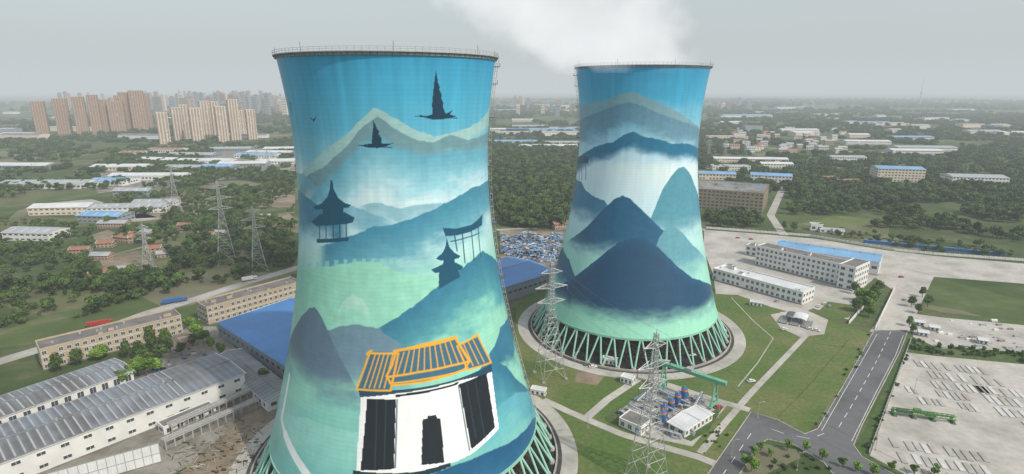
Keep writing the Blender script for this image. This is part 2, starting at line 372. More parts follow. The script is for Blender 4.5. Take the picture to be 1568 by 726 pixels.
def tower(C,mural,ladder_th):
    HT=mural.HT
    E=empty('cooling_tower',(C[0],C[1],0)); mural.shell(E)
    b=MB(); n=120                      # inner lining
    zs=np.linspace(ZB,HT,20)
    for k in range(19):
        for i in range(n):
            a=2*math.pi*i/n;c=2*math.pi*(i+1)/n; r0=float(Rz(zs[k]))-1;r1=float(Rz(zs[k+1]))-1
            b.quad([polar(r0,c,zs[k]),polar(r0,a,zs[k]),polar(r1,a,zs[k+1]),polar(r1,c,zs[k+1])],'concd')
    b.obj('inner_lining',parent=E,smooth=True)
    b=MB(); rb=float(Rz(ZB)); ringband(b,rb-1.2,rb+.25,ZB-1.0,ZB+.3,'mint'); b.obj('lintel_ring',parent=E)
    b=MB(); rt=float(Rz(HT)); ringband(b,rt-1.0,rt+1.0,HT-.1,HT+.2,'steel'); ringband(b,rt-.3,rt+.3,HT-1.0,HT-.1,'greyw')
    N=110
    for i in range(N):
        a=2*math.pi*i/N; b.tube(polar(rt+.95,a,HT+.2),polar(rt+.95,a,HT+1.4),.06,'steel')
        b.tube(polar(rt+.3,a,HT-1.0),polar(rt+.9,a,HT-.1),.07,'dsteel')
        c=2*math.pi*(i+1)/N
        for zz in(.8,1.4): b.tube(polar(rt+.95,a,HT+zz),polar(rt+.95,c,HT+zz),.05,'steel',cap=False)
    for i in range(8):
        a=2*math.pi*(i+.3)/8; b.tube(polar(rt+.5,a,HT),polar(rt+.5,a,HT+3.0),.07,'dsteel'); 
    b.obj('rim_gallery',parent=E)
    b=MB(); NC=44; rf=61
    for i in range(NC):
        a=2*math.pi*i/NC; d=math.pi/NC*.88
        for s_ in(-1,1):
            b.tube(polar(rf,a+s_*.012,1.2),polar(rb-.5,a+s_*d,ZB-.6),.5,'mint',8)
        b.tube(polar(rf+.1,a,0),polar(rf,a,1.4),1.5,'conc',8,r2=1.2)
    b.obj('diagonal_columns',parent=E)
    b=MB(); ringband(b,62.8,63.5,0,1.1,'conc'); ringband(b,50.5,51,0,11,'dark',100)
    for i in range(88):
        a=2*math.pi*i/88; b.tube(polar(51.6,a,0),polar(51.6,a,11.2),.35,'rust'); 
    for zz in(3,6,9): ringband(b,51,51.8,zz-.2,zz+.2,'rust',88)
    b.obj('basin_and_fill',parent=E)
    b=MB()
    for i in range(96):
        a=2*math.pi*i/96;c=2*math.pi*(i+1)/96
        b.quad([(0,0,.12),polar(62.8,a,.12),polar(62.8,c,.12)],'dark')
        b.quad([polar(63.5,a,.10),polar(65.3,a,.10),polar(65.3,c,.10),polar(63.5,c,.10)],'gravel')
    b.obj('cold_water_basin',parent=E)
    b=MB(); t=ladder_th
    hs=np.arange(ZB+1,HT+1.5,2.5); prev=None
    for z in hs:
        r=float(Rz(min(z,HT)))
        cur=[polar(r+.4,t-.01,z),polar(r+.4,t+.01,z),polar(r+1.2,t-.01,z),polar(r+1.2,t+.01,z)]
        if prev:
            for p,q in zip(prev,cur): b.tube(p,q,.07,'steel',cap=False)
        b.tube(cur[0],cur[1],.06,'steel'); b.tube(cur[2],cur[3],.06,'steel'); b.tube(cur[1],cur[3],.06,'steel'); b.tube(cur[0],cur[2],.06,'steel'); prev=cur
    for z in (158,152,140,122,100,78,56,34):
        r=float(Rz(z)); 
        for k in range(3):
            a=t-.03+k*.03
            b.tube(polar(r,a,z),polar(r+2.0,a,z),.12,'dsteel'); b.tube(polar(r+2.0,a,z),polar(r+2.0,a,z+1.3),.07,'dsteel')
        b.quad([polar(r+.1,t-.03,z+.1),polar(r+2.0,t-.03,z+.1),polar(r+2.0,t+.03,z+.1),polar(r+.1,t+.03,z+.1)],'dsteel')
        b.tube(polar(r+2.0,t-.03,z+1.3),polar(r+2.0,t+.03,z+1.3),.07,'dsteel')
    b.obj('access_ladder',parent=E)
    b=MB()
    for i in range(120):
        a=2*math.pi*i/120;c=2*math.pi*(i+1)/120
        b.quad([polar(65.3,a,.14),polar(72,a,.14),polar(72,c,.14),polar(65.3,c,.14)],'concl')
        b.quad([polar(72,a,.0),polar(72,c,.0),polar(72,c,.14),polar(72,a,.14)],'concl')
    b.obj('ring_path',(C[0],C[1],0))
    return E
dk=(34,92,118)
# ---- mural on near tower
A=Mural(T1,1080,680,161.)
A.base([(80,(70,166,208)),(140,(84,180,214)),(200,(104,186,214)),(245,(140,202,222)),(280,(214,236,243)),(330,(206,232,238)),(380,(192,228,230)),(430,(166,218,206)),(520,(148,212,198)),(620,(138,202,192)),(730,(128,194,188))],600)
st=fbm(A.S/2.2+9,A.Z/40+4,77); A.col*=(1+(st-.5)[:,None]*.30*ss((A.Z-95)/30)[:,None])
A.ridge([(452,285),(475,250),(500,228),(530,205),(555,180),(572,164),(590,171),(615,186),(640,200),(665,208),(690,204),(715,196),(735,184),(754,158)],(166,204,204),4,6,eL=1,eR=1)
A.ridge([(452,300),(470,270),(500,252),(530,224),(556,192),(578,178),(592,186),(610,200),(640,214),(660,218),(690,206),(715,214),(735,208),(754,200)],(122,160,170),4,7,eL=1,eR=1)
A.ridge([(452,330),(480,290),(520,250),(552,216),(578,200),(610,222),(650,232),(690,226),(754,222)],(106,176,198),7,13,eL=1,eR=1,soft=2.5,c2=(160,212,226))
A.ridge([(540,320),(560,312),(580,309),(610,319),(640,313),(660,311),(685,310),(705,318)],(136,186,202),2,7,amp=.85)
A.ridge([(448,262),(465,266),(480,280),(500,297),(530,312),(560,322),(590,334),(610,345)],(118,176,198),3,10,eL=1,amp=.8)
A.ridge([(448,288),(465,296),(490,315),(505,325),(540,345)],(78,140,168),6,8,eL=1)
A.ridge([(485,378),(515,370),(545,358),(570,347),(600,343),(640,331),(680,311),(720,288),(754,272)],(76,146,172),8,12,eR=1,c2=(116,180,196))
A.ridge([(452,412),(480,410),(520,404),(550,400),(580,402),(610,415),(640,421),(662,424),(690,430),(720,440),(770,450)],(154,214,194),30,30,eL=1,eR=1)
for i in range(14):
    x=470+i*14; y=407-6*math.sin(i/13*math.pi)*1.2+(6 if i>10 else 0); A.poly([(x,y+4),(x,y-4),(x+6,y-4),(x+6,y+4)],(150,210,202),.8)
A.ridge([(515,480),(525,462),(540,450),(556,458),(568,480)],(186,226,214),1,5,amp=.7,edge=2)
A.ridge([(560,508),(575,503),(600,490),(640,463),(660,446),(690,421),(720,400),(738,384),(750,390),(770,402)],(62,130,156),13,15,eR=1,c2=(100,174,180))
A.ridge([(745,545),(757,530),(766,500),(776,470),(790,480)],(58,122,150),7,12,eR=1,edge=2)
A.ridge([(488,500),(505,505),(520,500),(545,496),(580,503),(610,524),(640,560)],(116,146,162),0,18,edge=3,fl=(560,624),nz=.35)
A.ridge([(440,528),(452,500),(462,484),(474,471),(482,469),(492,484),(505,512),(520,545),(545,590),(560,620)],(104,128,148),0,18,eL=1,edge=2,fl=(500,630),nz=.35)
A.ridge([(720,585),(740,558),(757,551),(775,560),(790,580),(815,600)],(54,122,150),12,12,eR=1,c2=(88,162,178))
A.ridge([(700,660),(740,640),(770,615),(790,600),(815,596)],(104,178,192),5,12,eR=1,amp=.9)
A.ridge([(400,640),(430,625),(470,640),(540,660),(600,670)],(158,214,204),4,14,eL=1,amp=.7)
A.stroke([(443,575),(437,610),(431,640),(437,665),(447,688),(458,706),(474,735)],1.8,(235,242,245)); A.stroke([(437,665),(447,690),(460,712),(480,740)],3.,(235,242,245))
def gate1():
    W=(246,248,248);K=(28,42,50);Y=(236,178,56);T=(70,116,138)
    A.poly([(553,598),(752,562),(764,656),(724,694),(700,706),(640,722),(545,722)],W)
    A.poly([(562,611),(606,611),(603,718),(552,720)],K)
    A.poly([(703,588),(745,570),(758,654),(722,688)],K)
    A.poly([(549,597),(752,557),(754,569),(700,583),(610,602),(551,608)],(44,82,102))
    A.poly([(606,604),(702,585),(702,588),(606,608)],K)
    A.poly([(647,642),(655,641),(655,637),(668,635),(669,640),(674,641),(681,708),(645,712)],K)
    A.poly([(540,720),(640,722),(690,708),(690,714),(640,732),(540,732)],(30,60,74))
    for x in(577,591): A.stroke([(x,612),(x-3,718)],.22,(64,80,88))
    for x in(714,728): A.stroke([(x,584),(x+15,672)],.22,(64,80,88))
    A.stroke([(608,612),(605,716)],.4,(60,100,116)); A.stroke([(702,590),(719,690)],.4,(60,100,116))
    L=[(566,541),(610,541),(598,598),(546,596)]; R=[(700,530),(731,513),(752,555),(716,566)]; C_=[(607,537),(697,518),(719,553),(711,566),(652,584),(600,590),(592,576),(600,560)]
    for P in(L,R,C_): A.poly(P,T)
    for i in range(1,6):
        f=i/6; A.stroke([(568+40*f,543),(550+46*f,594)],.36,Y)
    for i in range(1,4):
        f=i/4; A.stroke([(702+28*f,528-14*f),(716+34*f,563-11*f)],.36,Y)
    for i in range(1,11):
        f=i/11; A.stroke([(611+86*f,541-20*f),(597+116*f,577-22*f)],.34,Y)
    for P in(L,R,C_): A.stroke(P+[P[0]],.62,Y)
    A.stroke([(604,538),(650,527),(697,516),(700,522),(719,553)],.85,Y); A.stroke([(594,577),(640,570),(690,560),(719,553)],.7,Y)
    A.stroke([(597,587),(652,580),(700,570),(716,563)],.55,Y); A.stroke([(563,542),(568,538)],1.,Y); A.stroke([(728,516),(731,511)],.9,Y)
gate1()
A.ridge([(640,735),(670,722),(705,708),(745,692),(785,674),(805,656),(815,640),(830,635)],(38,96,134),12,14,eR=1,c2=(66,132,160),edge=2)
A.poly([(506,276),(509,276),(511,290),(518,303),(528,311),(538,314),(534,318),(484,321),(479,317),(492,312),(501,302),(505,290)],dk)
A.poly([(494,320),(526,318),(526,330),(494,332)],dk)
A.poly([(490,328),(528,325),(543,333),(540,341),(530,343),(484,346),(477,340)],dk)
for x in(489,499,510,520,530): A.stroke([(x,344),(x+.5,368)],.5,dk)
A.poly([(485,366),(534,363),(534,369),(485,372)],dk)
A.poly([(678,349),(700,350),(722,344),(734,334),(739,327),(738,345),(722,354),(700,360),(682,362)],dk)
for x,y0,y1 in((696,360,384),(708,358,402),(722,354,398),(732,348,392)): A.stroke([(x,y0),(x+4,y1)],.55,dk)
A.stroke([(690,370),(734,357)],.4,dk)
A.poly([(684,364),(688,378),(696,387),(705,392),(702,396),(674,399),(667,396),(677,388),(682,378)],dk)
A.poly([(679,398),(696,395),(697,404),(678,407)],dk)
A.poly([(677,405),(698,402),(709,408),(706,413),(666,418),(660,413)],dk)
A.poly([(672,416),(701,412),(705,424),(690,432),(672,443)],dk)
bk=(28,70,94)
A.poly([(634,178),(645,176.5),(652,178),(660,176),(668,172),(680,173),(699,178),(688,181),(676,183),(662,183),(650,180)],bk)
A.poly([(662,177),(661.5,160),(663.5,140),(665.5,121),(667.5,108),(669.5,119),(671,128),(673.5,133),(673,138),(676.5,145),(675.5,150),(679,158),(678.5,164),(682,173)],bk)
A.poly([(680,176),(694,168),(686,178)],bk); A.stroke([(684,180),(700,181)],.3,bk)
A.poly([(548,222.5),(558,221.5),(566,220),(580,218),(588,220),(603,219),(592,224),(578,227),(564,226)],bk)
A.poly([(569,221),(570,206),(571.5,195),(571,184),(575,191),(577,197),(580,200),(580,206),(584,211),(584,220)],bk); A.stroke([(580,225),(600,226)],.3,bk)
A.poly([(474,179),(480,183),(485,177),(481,187)],bk); A.stroke([(445,158),(446,172)],.8,bk)
tower(T1,A,A.th0+1.40)
# ---- mural on far tower
Bm=Mural(T2,700,420,162.5)
Bm.base([(100,(66,164,206)),(150,(80,178,214)),(195,(148,204,224)),(235,(186,222,236)),(262,(220,238,246)),(320,(206,232,240)),(370,(188,228,226)),(420,(166,220,206)),(470,(158,218,200)),(512,(158,218,194))],980)
st=fbm(Bm.S/2.2+9,Bm.Z/40+4,77); Bm.col*=(1+(st-.5)[:,None]*.24*ss((Bm.Z-95)/30)[:,None])
Bm.ridge([(886,166),(905,158),(925,154),(940,148),(955,142),(970,140),(990,149),(1010,158),(1040,172),(1064,190),(1074,196)],(136,174,186),5,6,eL=1,eR=1)
Bm.ridge([(886,186),(905,176),(930,166),(950,158),(965,156),(985,162),(1005,172),(1040,184),(1074,200)],(108,150,172),8,10,eL=1,eR=1,amp=.9)
Bm.ridge([(886,242),(905,228),(920,221),(940,217),(955,206),(970,201),(985,209),(1010,213),(1030,220),(1050,219),(1072,228)],(44,124,156),5,6,eL=1,eR=1,nz=.35)
Bm.poly([(883,240),(896,238),(902,243),(900,250),(884,250)],dk)
for x in(887,891,897): Bm.stroke([(x,249),(x,275)],.6,dk)
Bm.ridge([(876,272),(890,278),(898,292),(912,302),(925,306),(940,325)],(68,134,164),0,10,eL=1,fl=(900,345),nz=.3)
Bm.ridge([(992,345),(1003,318),(1014,290),(1027,270),(1039,257),(1047,255),(1056,264),(1064,284),(1072,308),(1080,335)],(92,156,174),0,16,eR=1,edge=1.5,fl=(1045,372),nz=.3)
Bm.ridge([(862,375),(880,362),(900,346),(920,324),(940,305),(953,299),(964,303),(980,318),(996,334),(1012,350),(1030,362)],(40,102,136),0,13,eL=1,edge=2,fl=(930,400),nz=.3)
Bm.ridge([(852,385),(862,378),(872,398),(884,430)],(46,108,142),10,9,eL=1,edge=2)
Bm.ridge([(1000,390),(1010,362),(1020,348),(1030,345),(1045,356),(1060,374),(1085,404)],(106,164,178),0,14,eR=1,edge=1.5,fl=(1050,432),nz=.3)
Bm.ridge([(846,440),(875,428),(900,408),(925,388),(945,372),(965,365),(985,365),(1002,373),(1020,390),(1040,410),(1060,425),(1085,434),(1102,438)],(38,92,126),0,11,eL=1,eR=1,c2=(36,82,114),fl=(980,502),nz=.3)
tower(T2,Bm,Bm.th0-1.45)
# ---------------------------------------------------------------- trees
def treemesh(name,seed,H,cr,nb,nc,cs,leaf,trunk=True,low=.3):
    r=np.random.default_rng(seed); b=MB()
    zc=H*(low+(1-low)*.52)
    cen=[]
    for i in range(nb):
        while True:
            p=r.uniform(-1,1,3)
            if np.dot(p,p)<1: break
        cen.append((p[0]*cr*.68,p[1]*cr*.68,zc+p[2]*(H-H*low)*.36))
    if trunk:
        b.tube((0,0,-.2),(cr*.04,0,H*.45),H*.028,'bark',7,r2=H*.018)
        b.tube((cr*.04,0,H*.45),(0,cr*.05,H*.8),H*.018,'bark',6,r2=H*.006)
        for i in range(min(nb,6)):
            c=cen[i]; b.tube((cr*.03,0,H*(.3+.06*i)),c,H*.010,'bark',5,r2=H*.003)
    cen=np.array(cen); rad=r.uniform(.32,.52,nb)*cr
    k=r.integers(0,nb,nc); n=r.normal(size=(nc,3)); n/=np.linalg.norm(n,axis=1)[:,None]
    rr=rad[k]*r.uniform(.55,1.08,nc); pos=cen[k]+n*rr[:,None]*np.array([1,1,.8])
    nn=n+r.normal(size=(nc,3))*.6+np.array([0,0,.35]); nn/=np.linalg.norm(nn,axis=1)[:,None]
    t=np.cross(nn,r.normal(size=(nc,3))); t/=np.linalg.norm(t,axis=1)[:,None]; u=np.cross(nn,t)
    s=cs*r.uniform(.6,1.35,nc)[:,None]
    q=np.stack([pos+t*s*.9,pos+u*s*.6+nn*s*.1,pos-t*s*.8-u*s*.1,pos-u*s*.7-nn*s*.1],1)
    n0=len(b.v); b.v+=[tuple(p) for p in q.reshape(-1,3)]
    b.f+=[(n0+4*i,n0+4*i+1,n0+4*i+2,n0+4*i+3) for i in range(nc)]; mi=b.mi(leaf); b.m+=[mi]*nc
    me=bpy.data.meshes.new(name); me.from_pydata(b.v,[],b.f)
    for m in b.mats: me.materials.append(M[m])
    me.polygons.foreach_set('material_index',b.m); me.update(); return me
protos=[treemesh('woodland_tree',1,10,4.2,9,420,.85,'leaf'),treemesh('woodland_tree',2,11,3.6,8,400,.8,'leafd',low=.25),treemesh('woodland_tree',3,8,4.4,10,420,.85,'leaf',low=.2)]
bush=treemesh('shrub',9,4,2.6,7,220,.6,'leaf',trunk=False,low=.0)
clump=treemesh('tree_clump',4,13,12,16,420,2.2,'leafd',trunk=False,low=.0)
clump2=treemesh('tree_clump',5,11,14,16,420,2.2,'leaf',trunk=False,low=.0)
near=[treemesh('tree_a',11,8,3.2,12,1300,.42,'leaf'),treemesh('tree_b',12,7,3.2,12,1300,.42,'leafb'),treemesh('tree_c',13,6.5,2.4,9,900,.38,'leafb',low=.25)]
def inside(P,x,y):
    c=False;n=len(P)
    for i in range(n):
        xa,ya=P[i];xb,yb=P[(i+1)%n]
        if (ya>y)!=(yb>y) and x<(xb-xa)*(y-ya)/(yb-ya)+xa: c=not c
    return c
inst={0:[],1:[],2:[],3:[],4:[],5:[]}
def scatter(pts,area,kinds,smin,smax,thr=0.,ns=60.,world=False,seed=0):
    P=pts if world else [g(*p) for p in pts]
    xs=[p[0] for p in P];ys=[p[1] for p in P]
    n=int((max(xs)-min(xs))*(max(ys)-min(ys))/area)
    X=rng.uniform(min(xs),max(xs),n);Y=rng.uniform(min(ys),max(ys),n)
    N=fbm(X/ns+100,Y/ns+100,200+seed,3)
    for x,y,v in zip(X,Y,N):
        if v<thr or not inside(P,x,y): continue
        inst[random.choice(kinds)].append((x,y,random.uniform(smin,smax),random.uniform(0,6.28)))
# near woods
scatter([(752,224),(890,226),(890,335),(868,352),(768,350),(752,300)],42,[0,1,2],.7,1.6)
scatter([(1076,330),(1200,330),(1236,288),(1300,290),(1568,305),(1568,372),(1430,352),(1330,350),(1250,338),(1190,348),(1090,352)],46,[0,1,2],.6,1.4,.40,seed=1)
scatter([(1195,283),(1250,262),(1335,280),(1430,285),(1568,290),(1568,312),(1430,312),(1220,318)],55,[0,1,2],.7,1.5,.36,seed=2)
scatter([(-60,272),(138,262),(205,224),(330,232),(300,262),(452,268),(452,300),(380,318),(300,292),(138,300),(-60,310)],70,[0,2,1],.6,1.3,.46,seed=3)
scatter([(-60,420),(138,432),(245,408),(318,345),(452,352),(452,405),(330,438),(230,455),(138,485),(-60,520)],36,[0,2,1,3],.45,1.3,.39,22,seed=4)
scatter([(180,300),(330,290),(452,310),(452,350),(320,345),(245,380),(180,370),(150,330)],50,[0,2,3],.5,1.15,.46,34,seed=5)
scatter([(-60,330),(140,350),(150,400),(138,430),(-60,420)],60,[0,2,3],.5,1.1,.47,40,seed=6)
scatter([(1240,350),(1568,385),(1568,396),(1425,388),(1300,366)],50,[0,2,3],.4,.9,.45,25,seed=7)
scatter([(1246,648),(1256,654),(1340,516),(1330,512)],14,[3],.2,.5,.45,12,seed=8)
scatter([(1385,545),(1392,545),(1335,690),(1320,694)],10,[3],.25,.6,.35,12,seed=9)
scatter([(1180,700),(1240,690),(1300,740),(1150,740)],20,[3],.2,.5,.45,9,seed=10)
scatter([(1085,650),(1135,645),(1100,690),(1060,700)],16,[3],.2,.5,.45,9,seed=11)
scatter([(1396,520),(1440,530),(1640,548),(1640,562),(1430,543),(1390,538)],12,[3],.3,.8,.35,12,seed=12)
# wide country
def wide(x0,x1,y0,y1,area,kinds,s0,s1,thr,seed,ns=130):
    scatter([(x0,y0),(x1,y0),(x1,y1),(x0,y1)],area,kinds,s0,s1,thr,ns,True,seed)
wide(-1700,-330,1000,1900,380,[4,5],.4,.8,.51,20)
wide(150,1600,760,1900,340,[4,5],.4,.85,.44,21)
wide(-100,250,1600,2400,450,[4,5],.5,.9,.38,22)
wide(-2600,3200,1900,4200,1300,[4,5],.7,1.3,.45,23,220)
wide(-5500,6500,4200,9000,8000,[4,4,5],1.0,2.4,.42,24,500)
for k,me in list(zip(range(6),protos+[bush,clump,clump2])):
    pts=inst[k]
    if not pts: continue
    V=[];F=[]
    for i,(x,y,s,r) in enumerate(pts):
        for q in range(4):
            a=r+q*math.pi/2; V.append((x+math.cos(a)*s*.7071,y+math.sin(a)*s*.7071,0))
        F.append((4*i,4*i+1,4*i+2,4*i+3))
    nm=['woodland','woodland','woodland','shrubbery','distant_woodland','distant_woodland'][k]
    fm=bpy.data.meshes.new(nm); fm.from_pydata(V,[],F)
    fo=bpy.data.objects.new(nm,fm); scene.collection.objects.link(fo)
    fo.instance_type='FACES'; fo.use_instance_faces_scale=True; fo.instance_faces_scale=1.; fo.show_instancer_for_render=False
    ch=bpy.data.objects.new('crown',me); scene.collection.objects.link(ch); ch.parent=fo
def tree(px,py,s=1.,k=0,name='broadleaf_tree'):
    x,y=g(px,py); o=bpy.data.objects.new(name,near[k]); scene.collection.objects.link(o)
    o.location=(x,y,0); o.rotation_euler=(0,0,random.uniform(0,6.28)); o.scale=(s*random.uniform(.9,1.1),s*random.uniform(.9,1.1),s)
for p in [(235,540,1.5,0),(232,525,1.4,0),(255,528,1.3,0),(268,512,1.2,0),(290,505,1.2,1),(300,518,1.3,1),(312,528,1.3,1),(325,536,1.2,1),(338,545,1.2,1),(296,530,1.,0),(278,545,1.,0),
          (215,550,1.4,0),(195,548,1.3,0),(160,548,1.2,1),(150,553,1.1,1),(212,575,1.5,1),(225,577,1.5,1),(200,583,1.3,1),(185,590,1.2,1),(240,570,1.2,1),(120,560,1.3,0),(90,570,1.4,0),(405,590,1.2,0),(248,552,1.3,0),(262,540,1.1,0),(222,560,1.3,0),
          (1322,478,1.7,1),(1330,468,1.6,1),(1318,462,1.5,1),(1338,458,1.4,0),(1310,478,1.3,0),(1308,450,1.2,0),(1345,448,1.2,0),(1330,486,1.1,1),(1200,352,1.2,0),(1215,355,1.4,0),
          (1395,470,1.,0),(1412,455,1.,0),(1420,470,1.1,0),(1405,480,.9,0),(1392,500,.9,0),(1398,510,.8,0)]:
    tree(*p)
for p in [(1155,700,.9,2),(1165,690,.8,2),(1205,690,.9,2),(1232,692,.9,2),(1258,705,.9,2),(1140,715,1.,2),(1150,722,1.,1),(1180,700,.7,2),(1290,715,.8,2),(1310,722,.8,2),(1335,728,.9,2),(1400,726,.8,2),(1365,720,.8,2),(1430,728,.9,2)]:
    tree(*p,name='street_tree')
# ---------------------------------------------------------------- ground
def groundmat():
    m=bpy.data.materials.new('countryside'); m.use_nodes=True; nt=m.node_tree; b=nt.nodes['Principled BSDF']; b.inputs['Roughness'].default_value=1; b.inputs['Specular IOR Level'].default_value=.1
    tc=nd(nt,'ShaderNodeTexCoord')
    vo=nd(nt,'ShaderNodeTexVoronoi'); vo.inputs['Scale'].default_value=.013; nt.links.new(tc.outputs['Object'],vo.inputs['Vector'])
    cr=nd(nt,'ShaderNodeValToRGB'); cr.color_ramp.interpolation='CONSTANT'
    e=cr.color_ramp.elements; e[0].position=0; e[0].color=(.05,.08,.026,1); e[1].position=.3; e[1].color=(.085,.12,.04,1)
    for p,c in((.5,(.04,.065,.024,1)),(.66,(.15,.145,.075,1)),(.78,(.055,.085,.033,1)),(.91,(.25,.215,.16,1))): x=e.new(p); x.color=c
    sp_=nd(nt,'ShaderNodeSeparateColor'); nt.links.new(vo.outputs['Color'],sp_.inputs[0]); nt.links.new(sp_.outputs[0],cr.inputs[0])
    no=nd(nt,'ShaderNodeTexNoise'); no.inputs['Scale'].default_value=.02; no.inputs['Detail'].default_value=10; no.inputs['Roughness'].default_value=.7; nt.links.new(tc.outputs['Object'],no.inputs['Vector'])
    c2=nd(nt,'ShaderNodeValToRGB'); e=c2.color_ramp.elements; e[0].position=.36; e[0].color=(.036,.06,.021,1); e[1].position=.68; e[1].color=(.21,.185,.125,1)
    x=e.new(.55); x.color=(.088,.115,.045,1); nt.links.new(no.outputs['Fac'],c2.inputs[0])
    mx=nd(nt,'ShaderNodeMixRGB'); mx.inputs[0].default_value=.55; nt.links.new(cr.outputs[0],mx.inputs[1]); nt.links.new(c2.outputs[0],mx.inputs[2])
    nt.links.new(mx.outputs[0],b.inputs['Base Color']); return m
M['ground']=groundmat()
b=MB(); b.quad([(-30000,-3000,0),(30000,-3000,0),(30000,45000,0),(-30000,45000,0)],'ground'); b.obj('ground')
sheet('lawn',[(790,470),(815,440),(1105,448),(1225,476),(1340,512),(1325,545),(1235,665),(1150,630),(1070,760),(700,760),(790,640)],.02,'grass')
sheet('concrete_yard',[(1078,352),(1160,358),(1250,366),(1360,384),(1430,392),(1640,410),(1640,440),(1430,424),(1408,470),(1392,508),(1332,508),(1368,445),(1340,425),(1312,450),(1300,490),(1245,472),(1225,482),(1180,470),(1130,452),(1096,450),(1092,420),(1078,385)],.05,'concl')
sheet('lawn',[(1252,478),(1268,462),(1310,468),(1300,486),(1275,490)],.09,'grass')
sheet('lawn',[(1300,500),(1325,470),(1352,440),(1366,446),(1338,500)],.09,'grass2')
sheet('lawn',[(1392,512),(1410,470),(1440,478),(1640,500),(1640,735),(1560,760),(1440,760),(1310,690)],.03,'grass2')
sheet('concrete_pad',[(1388,540),(1430,545),(1640,565),(1640,760),(1450,760),(1332,698)],.07,'concl')
sheet('concrete_pad',[(1395,480),(1440,486),(1640,505),(1640,545),(1430,530),(1398,516)],.06,'concl')
road=[(1338,506),(1390,506),(1378,538),(1347,598),(1320,650),(1306,682),(1320,700),(1400,745),(1300,760),(1262,708),(1215,680),(1175,672),(1158,684),(1112,760),(1060,760),(1150,630),(1190,642),(1232,664),(1252,656),(1284,602),(1314,550)]
sheet('asphalt_road',road,.10,'asphalt')
ribbon('road_marking',[(1364,508),(1345,548),(1313,606),(1280,662)],.25,.115,'paint',dash=5)
ribbon('road_marking',[(1343,512),(1318,556),(1289,606),(1258,660)],.2,.115,'paint')
ribbon('road_marking',[(1383,514),(1371,545),(1341,602),(1304,676)],.2,.115,'paint')
ribbon('road_marking',[(1090,752),(1150,664)],.25,.115,'paint',dash=5)
ribbon('road_marking',[(1262,664),(1240,672),(1200,664),(1160,650)],.25,.115,'paint',dash=4)
ribbon('kerb',[(1338,507),(1314,551),(1284,603),(1252,657),(1232,665),(1190,643),(1150,631),(1062,758)],.35,.0,'concl',h=.26)
ribbon('kerb',[(1390,507),(1378,539),(1347,599),(1320,651),(1307,682),(1320,700),(1400,744)],.35,.0,'concl',h=.26)
ribbon('kerb',[(1113,758),(1158,685),(1175,673),(1215,681),(1262,709),(1300,758)],.35,.0,'concl',h=.26)
ribbon('verge_path',[(1345,512),(1320,558),(1292,608),(1262,652)],2.0,.05,'conc',off=7)
# plant paths
ribbon('footpath',[(1236,512),(1190,560),(1148,604),(1110,648),(1072,694)],3.2,.06,'concl')
ribbon('footpath',[(832,612),(870,630),(905,645),(950,664),(1000,680),(1070,700),(1100,712)],4.2,.06,'concl')
ribbon('footpath',[(898,640),(930,612),(975,582),(1000,566),(960,556),(925,548)],4.2,.065,'concl')
ribbon('footpath',[(1148,628),(1080,608),(1010,585),(975,576)],4.5,.055,'concl')
ribbon('footpath',[(1200,478),(1218,500),(1240,514)],5,.055,'concl')
ribbon('drain_channel',[(1120,456),(1152,490),(1184,518),(1160,556),(1130,592)],.7,.05,'conc')
ribbon('drain_channel',[(1215,522),(1330,536)],.8,.05,'grass2'); ribbon('drain_channel',[(1190,640),(1230,600),(1300,520)],.6,.05,'grass2')
sheet('concrete_pad',[(938,640),(962,618),(1008,582),(1118,616),(1060,684),(985,668)],.08,'concl')
sheet('lawn',[(1068,640),(1108,622),(1085,660),(1058,676),(1035,668)],.10,'grass2'); sheet('lawn',[(925,640),(948,622),(955,640),(935,652)],.10,'grass2')
sheet('concrete_pad',[(1180,482),(1228,472),(1268,490),(1262,512),(1225,516),(1195,502)],.07,'concl')
sheet('bare_soil',[(885,560),(930,570),(915,590),(880,585)],.04,'dirt')
# left side
sheet('bare_soil',[(240,770),(300,700),(370,640),(400,600),(452,590),(470,760),(420,800)],.03,'dirt')
sheet('concrete_yard',[(-60,640),(240,560),(270,500),(330,500),(440,620),(260,730),(-60,800)],.02,'concd')
ribbon('country_road',[(-120,590),(60,535),(138,512),(230,478),(300,458),(380,432),(455,410),(520,395)],11,.04,'conc')
ribbon('road_marking',[(-120,590),(60,535),(138,512),(230,478),(300,458),(380,432),(455,410)],.3,.06,'paint',dash=6)
ribbon('country_road',[(1080,352),(1000,345),(900,345),(760,352)],8,.04,'conc')
sheet('bare_soil',[(765,352),(868,355),(860,405),(812,408),(766,395)],.03,'dirt')
sheet('bare_soil',[(150,395),(210,385),(232,405),(160,412)],.03,'dirt')
sheet('bare_soil',[(180,318),(260,300),(340,312),(300,330),(200,335)],.03,'dirt'); sheet('bare_soil',[(60,312),(140,305),(250,335),(160,345)],.03,'conc')
sheet('bare_soil',[(340,300),(420,290),(452,300),(452,318),(380,316)],.035,'dirt'); sheet('concrete_yard',[(150,296),(300,280),(452,262),(452,225),(220,228),(140,270)],.03,'concd')
sheet('field',[(165,425),(215,412),(240,425),(190,442)],.03,'grass'); sheet('field',[(255,345),(310,332),(330,342),(270,358)],.03,'grass'); sheet('field',[(380,335),(440,325),(452,335),(400,346)],.03,'dirt'); sheet('field',[(140,360),(165,352),(190,362),(150,372)],.03,'dirt')
sheet('field',[(1215,345),(1280,330),(1350,336),(1300,348)],.03,'grass'); sheet('field',[(1250,312),(1330,300),(1400,306),(1330,320)],.03,'grass2'); sheet('field',[(300,405),(340,395),(372,402),(330,414)],.03,'grass')
ribbon('country_road',[(140,400),(230,375),(300,345),(452,325)],5,.04,'dirt'); 
